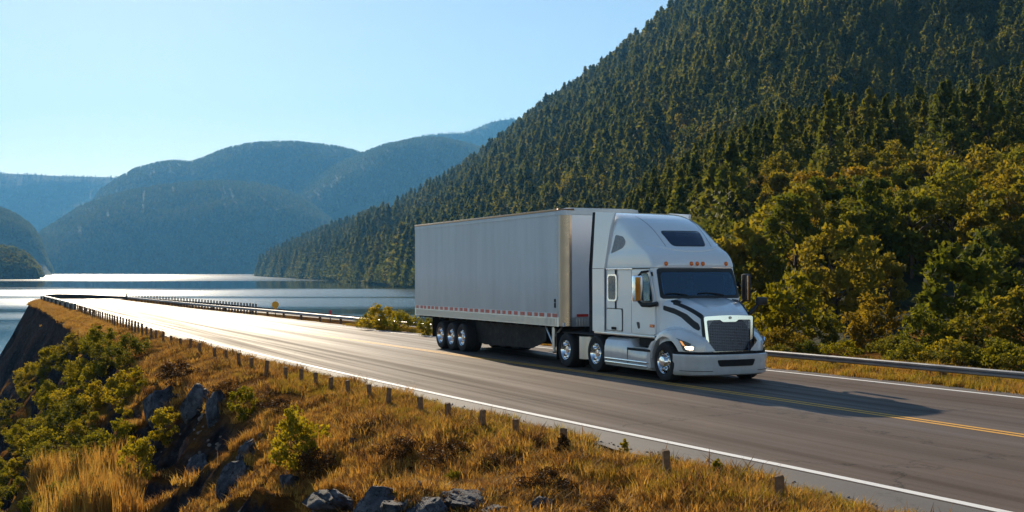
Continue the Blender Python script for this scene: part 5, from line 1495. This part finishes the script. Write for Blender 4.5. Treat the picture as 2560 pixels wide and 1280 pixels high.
for k, (px_, py_, w, h, roll, lb) in enumerate(ROCKS):
    s, o, D = pick(px_, min(py_ + h * .30, 1330)); x, y = so(s, o); z = float(land_z(s, o))
    t = obj('boulder', rock_mesh(40 + k), loc=(float(x), float(y), z + h / F * D * .10))
    t.scale = (w / F * D * .66, w / F * D * .9, h / F * D * .60)
    t.rotation_euler = (R(rp.uniform(-30, -8)), R(roll), rp.uniform(-.6, .6)); tag(t, lb, 'rock')

def on_bank(px_, py_, dz=-.06):
    s, o, D = pick(px_, min(py_, 1340)); x, y = so(s, o); return (float(x), float(y), float(land_z(s, o)) + dz), D, s, o
SPEC = [ # px, py of base, height px, kind, leaf, width, name, label
 (742, 1180, 150, 0, 'leaf_yellow', .72, 'bush', 'round yellow green bush standing alone in the middle of the bank'),
 (610, 1045, 80, 1, 'leaf_yellow', .8, 'bush', 'small yellow bush beside the narrow dark rock'),
 (412, 1110, 90, 1, 'leaf_yellow', .9, 'bush', 'ragged yellow bush below the dark rock wall'),
 (345, 1215, 120, 1, 'leaf_yellow', .8, 'bush', 'loose yellow bush among the tall stems at lower left'),
 (798, 1195, 70, 3, 'leaf_brown', .8, 'dry_bush', 'dark brown dead bush leaning on the round yellow bush'),
 (994, 1150, 60, 3, 'leaf_brown', 1.0, 'dry_bush', 'dark dead brush above the pale slanting slab'),
 (1115, 1170, 70, 3, 'leaf_brown', 1.05, 'dry_bush', 'tangle of dark dead brush above the flat boulder'),
 (1240, 1165, 36, 3, 'leaf_brown', 1.4, 'dry_bush', 'low dark dead brush under the middle posts'),
 (1372, 1240, 70, 3, 'leaf_brown', 1.1, 'dry_bush', 'large brown dead bush right of the boulders'),
 (1525, 1284, 50, 3, 'leaf_brown', 1.2, 'dry_bush', 'dark dead bush at the bottom edge towards the right'),
 (458, 960, 54, 3, 'leaf_brown', 1.3, 'dry_bush', 'brown brush overhanging the tall blue rock face'),
 (570, 992, 40, 3, 'leaf_brown', 1.1, 'dry_bush', 'brown brush above the small yellow bush'),
 (698, 1030, 36, 3, 'leaf_brown', 1.3, 'dry_bush', 'low brown brush above the round yellow bush'),
 (920, 1080, 30, 3, 'leaf_brown', 1.5, 'dry_bush', 'flat dark brush beside the white speckled stone'),
 (868, 1060, 26, 3, 'leaf_brown', 1.4, 'dry_bush', 'small flat brush on the slope under the posts'),
 (1135, 1215, 46, 1, 'leaf_yellow', .9, 'bush', 'tuft of yellow leaves against the flat boulder'),
 (1408, 1150, 70, 4, 'leaf_brown', .9, 'dry_bush', 'upright twiggy bush beside the third post from the right'),
 (1795, 1205, 64, 4, 'leaf_yellow', .8, 'bush', 'upright green weed at the road edge between two posts'),
 (1560, 1140, 50, 4, 'leaf_yellow', .8, 'bush', 'green weed at the road edge left of the tall green weed'),
 (985, 1260, 40, 1, 'leaf_yellow', .8, 'bush', 'small yellow plant growing between the pale slabs'),
]
for (px_, py_, hp_, kd, mt, wf, nm, lb) in SPEC:
    lc, D, s, o = on_bank(px_, py_); plant(nm, 'bush' if nm == 'bush' else 'dead bush', lb, lc, hp_ / F * D * 1.1, kd, mt, wf)
# the mass of yellow green shrubs at the left, each one a plant
rs_ = random.Random(8); k = 0
SH = []
for _ in range(900):
    px_ = rs_.uniform(-30, 400); py_ = rs_.uniform(850, 1300)
    lim = np.interp(px_, [0, 60, 150, 230, 300, 400], [1010, 960, 880, 850, 870, 905])
    rgt = np.interp(py_, [850, 950, 1050, 1300], [290, 385, 330, 250])
    if py_ < lim or px_ > rgt: continue
    s, o, D = pick(px_, py_)
    if any((s - a) ** 2 + (o - b) ** 2 < (.42 + .010 * D) ** 2 for a, b in SH): continue
    SH.append((s, o)); x, y = so(s, o)
    h = rs_.uniform(.6, 1.3) * np.interp(D, [25, 70], [.7, 1.15]); mt = rs_.choice(('leaf_yellow', 'leaf_yellow', 'leaf_olive', 'leaf_yellow', 'leaf_yellow', 'leaf_olive'))
    plant('shrub', 'shrub', 'yellow green shrub in the dense thicket on the left of the bank' if mt == 'leaf_yellow' else ('olive shrub in the dense thicket on the left of the bank' if mt == 'leaf_olive' else 'bare brown shrub in the dense thicket on the left of the bank'),
          (float(x), float(y), float(land_z(s, o)) - .15), h, rs_.choice((0, 3, 0, 1)), mt, rs_.uniform(.8, 1.1), {'leaf_yellow': 'yellow green shrubs of the left thicket', 'leaf_olive': 'olive shrubs of the left thicket', 'leaf_brown': 'bare brown shrubs of the left thicket'}[mt])

# ------------------------------------------------------------------ grass
def tuft(seed, n, h, spread, lean=.35, w=.0055):
    q = np.random.default_rng(seed); Vs = []; Fs = []
    for k in range(n):
        a = q.random() * 6.283; d = spread * q.random() ** .6; b = q.random() * 6.283
        L = h * (.55 + .7 * q.random()); ln = lean * (.4 + q.random()) * L; p = np.array([math.cos(b) * d, math.sin(b) * d, -.03])
        t = np.array([math.cos(a), math.sin(a), 0]); sd = np.array([-t[1], t[0], 0]) * w * (.7 + .6 * q.random())
        m_ = p + t * ln * .3 + np.array([0, 0, L * .6]); e = p + t * ln + np.array([0, 0, L * .96])
        i = len(Vs); Vs += [p - sd, p + sd, m_ + sd * .8, m_ - sd * .8, e]
        Fs += [(i, i + 1, i + 2, i + 3), (i + 3, i + 2, i + 4)]
    return np.array(Vs), Fs
gp = [proto('tuft', *tuft(700, 44, .17, .16, .7, .006), M['grass']), proto('tuft', *tuft(701, 40, .22, .14, .5, .006), M['grass']), proto('tuft', *tuft(702, 50, .13, .2, .9, .006), M['grass']),
      proto('tuft', *tuft(703, 40, .17, .14, .5, .006), M['grass_green']), proto('tuft', *tuft(704, 36, .22, .13, .4, .006), M['grass_green']),
      proto('tuft', *tuft(705, 40, .75, .22, .25, .008), M['grass']), proto('tuft', *tuft(706, 34, .2, .16, .8, .007), M['grass_brown']), proto('tuft', *tuft(707, 12, .24, .10, .4, .006), M['grass_brown'])]
gs_, go_, gsc, gi_ = [], [], [], []
q = np.random.default_rng(21)
def sow(n, s0, s1, e0, e1, sc, kinds, pw=1.0, bare=.1):
    s = q.uniform(s0, s1, n); e = e0 + (e1 - e0) * q.random(n) ** pw; o = edge_near(s) - e
    v = fbm(s * .55, o * .6, 4, 64); ok = v > bare * 2 - 1
    # no tufts on the steepest faces
    dz = np.abs(land_z(s + .1, o) - land_z(s - .1, o)) / .2 + np.abs(land_z(s, o + .1) - land_z(s, o - .1)) / .2
    ok &= dz < 1.35
    s, o = s[ok], o[ok]; k = np.array(kinds)[q.integers(0, len(kinds), len(s))]
    gs_.append(s); go_.append(o); gsc.append(sc * q.uniform(.65, 1.35, len(s)) * (1 + .35 * fbm(s * .9, o * .9, 2, 67))); gi_.append(k)
sow(9500, 6, 26, .22, 7.0, 1.0, (0, 1, 2, 2, 0, 0, 6, 7), 1.1, .05)
sow(2000, 6, 30, .08, 1.3, .85, (3, 3, 4, 1, 3), 1.0, .05)
sow(9500, 26, 60, .15, 7, 1.05, (0, 2, 2, 0, 6), 1.1, .34)
sow(1500, 30, 60, .1, 1.5, .8, (2, 3, 0), 1.0, .34)
sow(6000, 60, 150, .35, 3, 1.2, (0, 2, 2), 1.0, .3)
# tall dry stems at the lower left
for _ in range(1):
    S1 = []; 
    for k in range(170):
        px_ = q.uniform(90, 330); py_ = q.uniform(1190, 1330); s, o, D = pick(px_, py_); S1.append((s, o))
    S1 = np.array(S1); gs_.append(S1[:, 0]); go_.append(S1[:, 1]); gsc.append(q.uniform(.8, 1.5, len(S1))); gi_.append(np.full(len(S1), 5))
# far verge under the guardrail
n = 5200; s = q.uniform(-13, 60, n); o = edge_far(s) + q.uniform(-.03, 2.6, n); gs_.append(s); go_.append(o); gsc.append(q.uniform(.8, 1.5, n)); gi_.append(np.array([3, 0, 2, 3])[q.integers(0, 4, n)])
s = np.concatenate(gs_); o = np.concatenate(go_); x, y = so(s, o)
tag(scatter('dry_grass', np.stack([x, y, land_z(s, o)], 1), q.uniform(0, 6.28, len(s)), np.concatenate(gsc), np.concatenate(gi_), gp), kind='stuff')

# loose gravel along the asphalt edge and rubble round the boulders
gm = []
for k in range(3):
    me = rock_mesh(90 + k, 4); V = np.zeros(len(me.vertices) * 3, dtype=np.float32); me.vertices.foreach_get('co', V)
    me.name = 'stone'; me.materials.clear(); me.materials.append(M['stone'] if 'stone' in M else M.setdefault('stone', plain('grey_brown_stone', (.2, .17, .15), .9, noise=.35, nscale=3, spec=.15)))
    gm.append(bpy.data.objects.new('stone', me))
n = 1500; s = q.uniform(6, 40, n) ; e = q.normal(.12, .16, n); o = edge_near(s) - e
gx, gy = so(s, o); gz = np.where(e > 0.02, land_z(s, o), zroad(s) + .0); gsz = q.uniform(.008, .022, n)
rx, ry, rz_, rsz = [], [], [], []
for ob in [b for b in bpy.data.objects if b.name.startswith('boulder')]:
    for k in range(16):
        a = q.uniform(0, 6.28); d = ob.scale[0] * q.uniform(.8, 2.2); x = ob.location.x + d * math.cos(a); y = ob.location.y + d * math.sin(a)
        s1, o1 = to_so(x, y); rx.append(x); ry.append(y); rz_.append(float(land_z(s1, o1)) + .01); rsz.append(q.uniform(.02, .075))
P = np.stack([np.concatenate([gx, rx]), np.concatenate([gy, ry]), np.concatenate([gz, rz_])], 1)
tag(scatter('gravel', P, q.uniform(0, 6.28, len(P)), np.concatenate([gsz, rsz]), q.integers(0, 3, len(P)), gm), kind='stuff')
# ------------------------------------------------------------------ air, light, camera
if HAZE > 0:
    b = MB().box((-300, 4250, 600), (9600, 9300 , 1230))
    hz = NT('haze_air'); hz.t.nodes.remove(hz.out); hz.out = hz.n('ShaderNodeOutputMaterial')
    pv = hz.n('ShaderNodeVolumePrincipled'); pv.inputs['Color'].default_value = (*HAZE_COL, 1); pv.inputs['Density'].default_value = HAZE
    pv.inputs['Anisotropy'].default_value = HAZE_ANISO
    hz.l(pv.outputs[0], hz.out.inputs['Volume'])
    tag(b.build('haze', hz.mat), kind='stuff')

S = Vector((-math.sin(SUN_AZ) * math.cos(SUN_EL), math.cos(SUN_AZ) * math.cos(SUN_EL), math.sin(SUN_EL)))
sl = bpy.data.lights.new('sun', 'SUN'); sl.energy = SUN_ST; sl.angle = R(.5); sl.color = (1.0, .84, .62)
so_ = bpy.data.objects.new('sun', sl); COL.objects.link(so_)
so_.rotation_euler = S.to_track_quat('Z', 'Y').to_euler()
w = bpy.data.worlds.new('World'); scene.world = w; w.use_nodes = True
nt = w.node_tree; bg = nt.nodes['Background']
sky = nt.nodes.new('ShaderNodeTexSky'); sky.sky_type = 'NISHITA'; sky.sun_disc = False
sky.sun_elevation = SUN_EL; sky.sun_rotation = -SUN_AZ
sky.air_density = 1.0; sky.dust_density = SKY_DUST; sky.ozone_density = 1.2; sky.altitude = 200
nt.links.new(sky.outputs[0], bg.inputs['Color']); bg.inputs['Strength'].default_value = SKY_ST

cam = bpy.data.cameras.new('camera'); co = bpy.data.objects.new('camera', cam); COL.objects.link(co)
cam.sensor_width = 36.0; cam.sensor_fit = 'HORIZONTAL'; cam.lens = 36.0 * F / 2560.0
cam.shift_y = (HY - 640.0) / 2560.0
cam.clip_start = .1; cam.clip_end = 30000
co.location = (0, 0, H); co.rotation_euler = (math.pi / 2, 0, 0)
scene.camera = co
scene.view_settings.view_transform = 'Standard'; scene.view_settings.look = 'None'
scene.view_settings.exposure = EXPO; scene.view_settings.gamma = 1.0
try: scene.view_settings.use_curve_mapping = False
except Exception: pass
cy = scene.cycles
cy.use_denoising = True
try: cy.denoiser = 'OPENIMAGEDENOISE'
except Exception: pass
cy.max_bounces = 7; cy.diffuse_bounces = 3; cy.glossy_bounces = 3; cy.transmission_bounces = 5; cy.volume_bounces = 1; cy.transparent_max_bounces = 10
cy.use_adaptive_sampling = True; cy.adaptive_threshold = .01
cy.caustics_reflective = False; cy.caustics_refractive = False
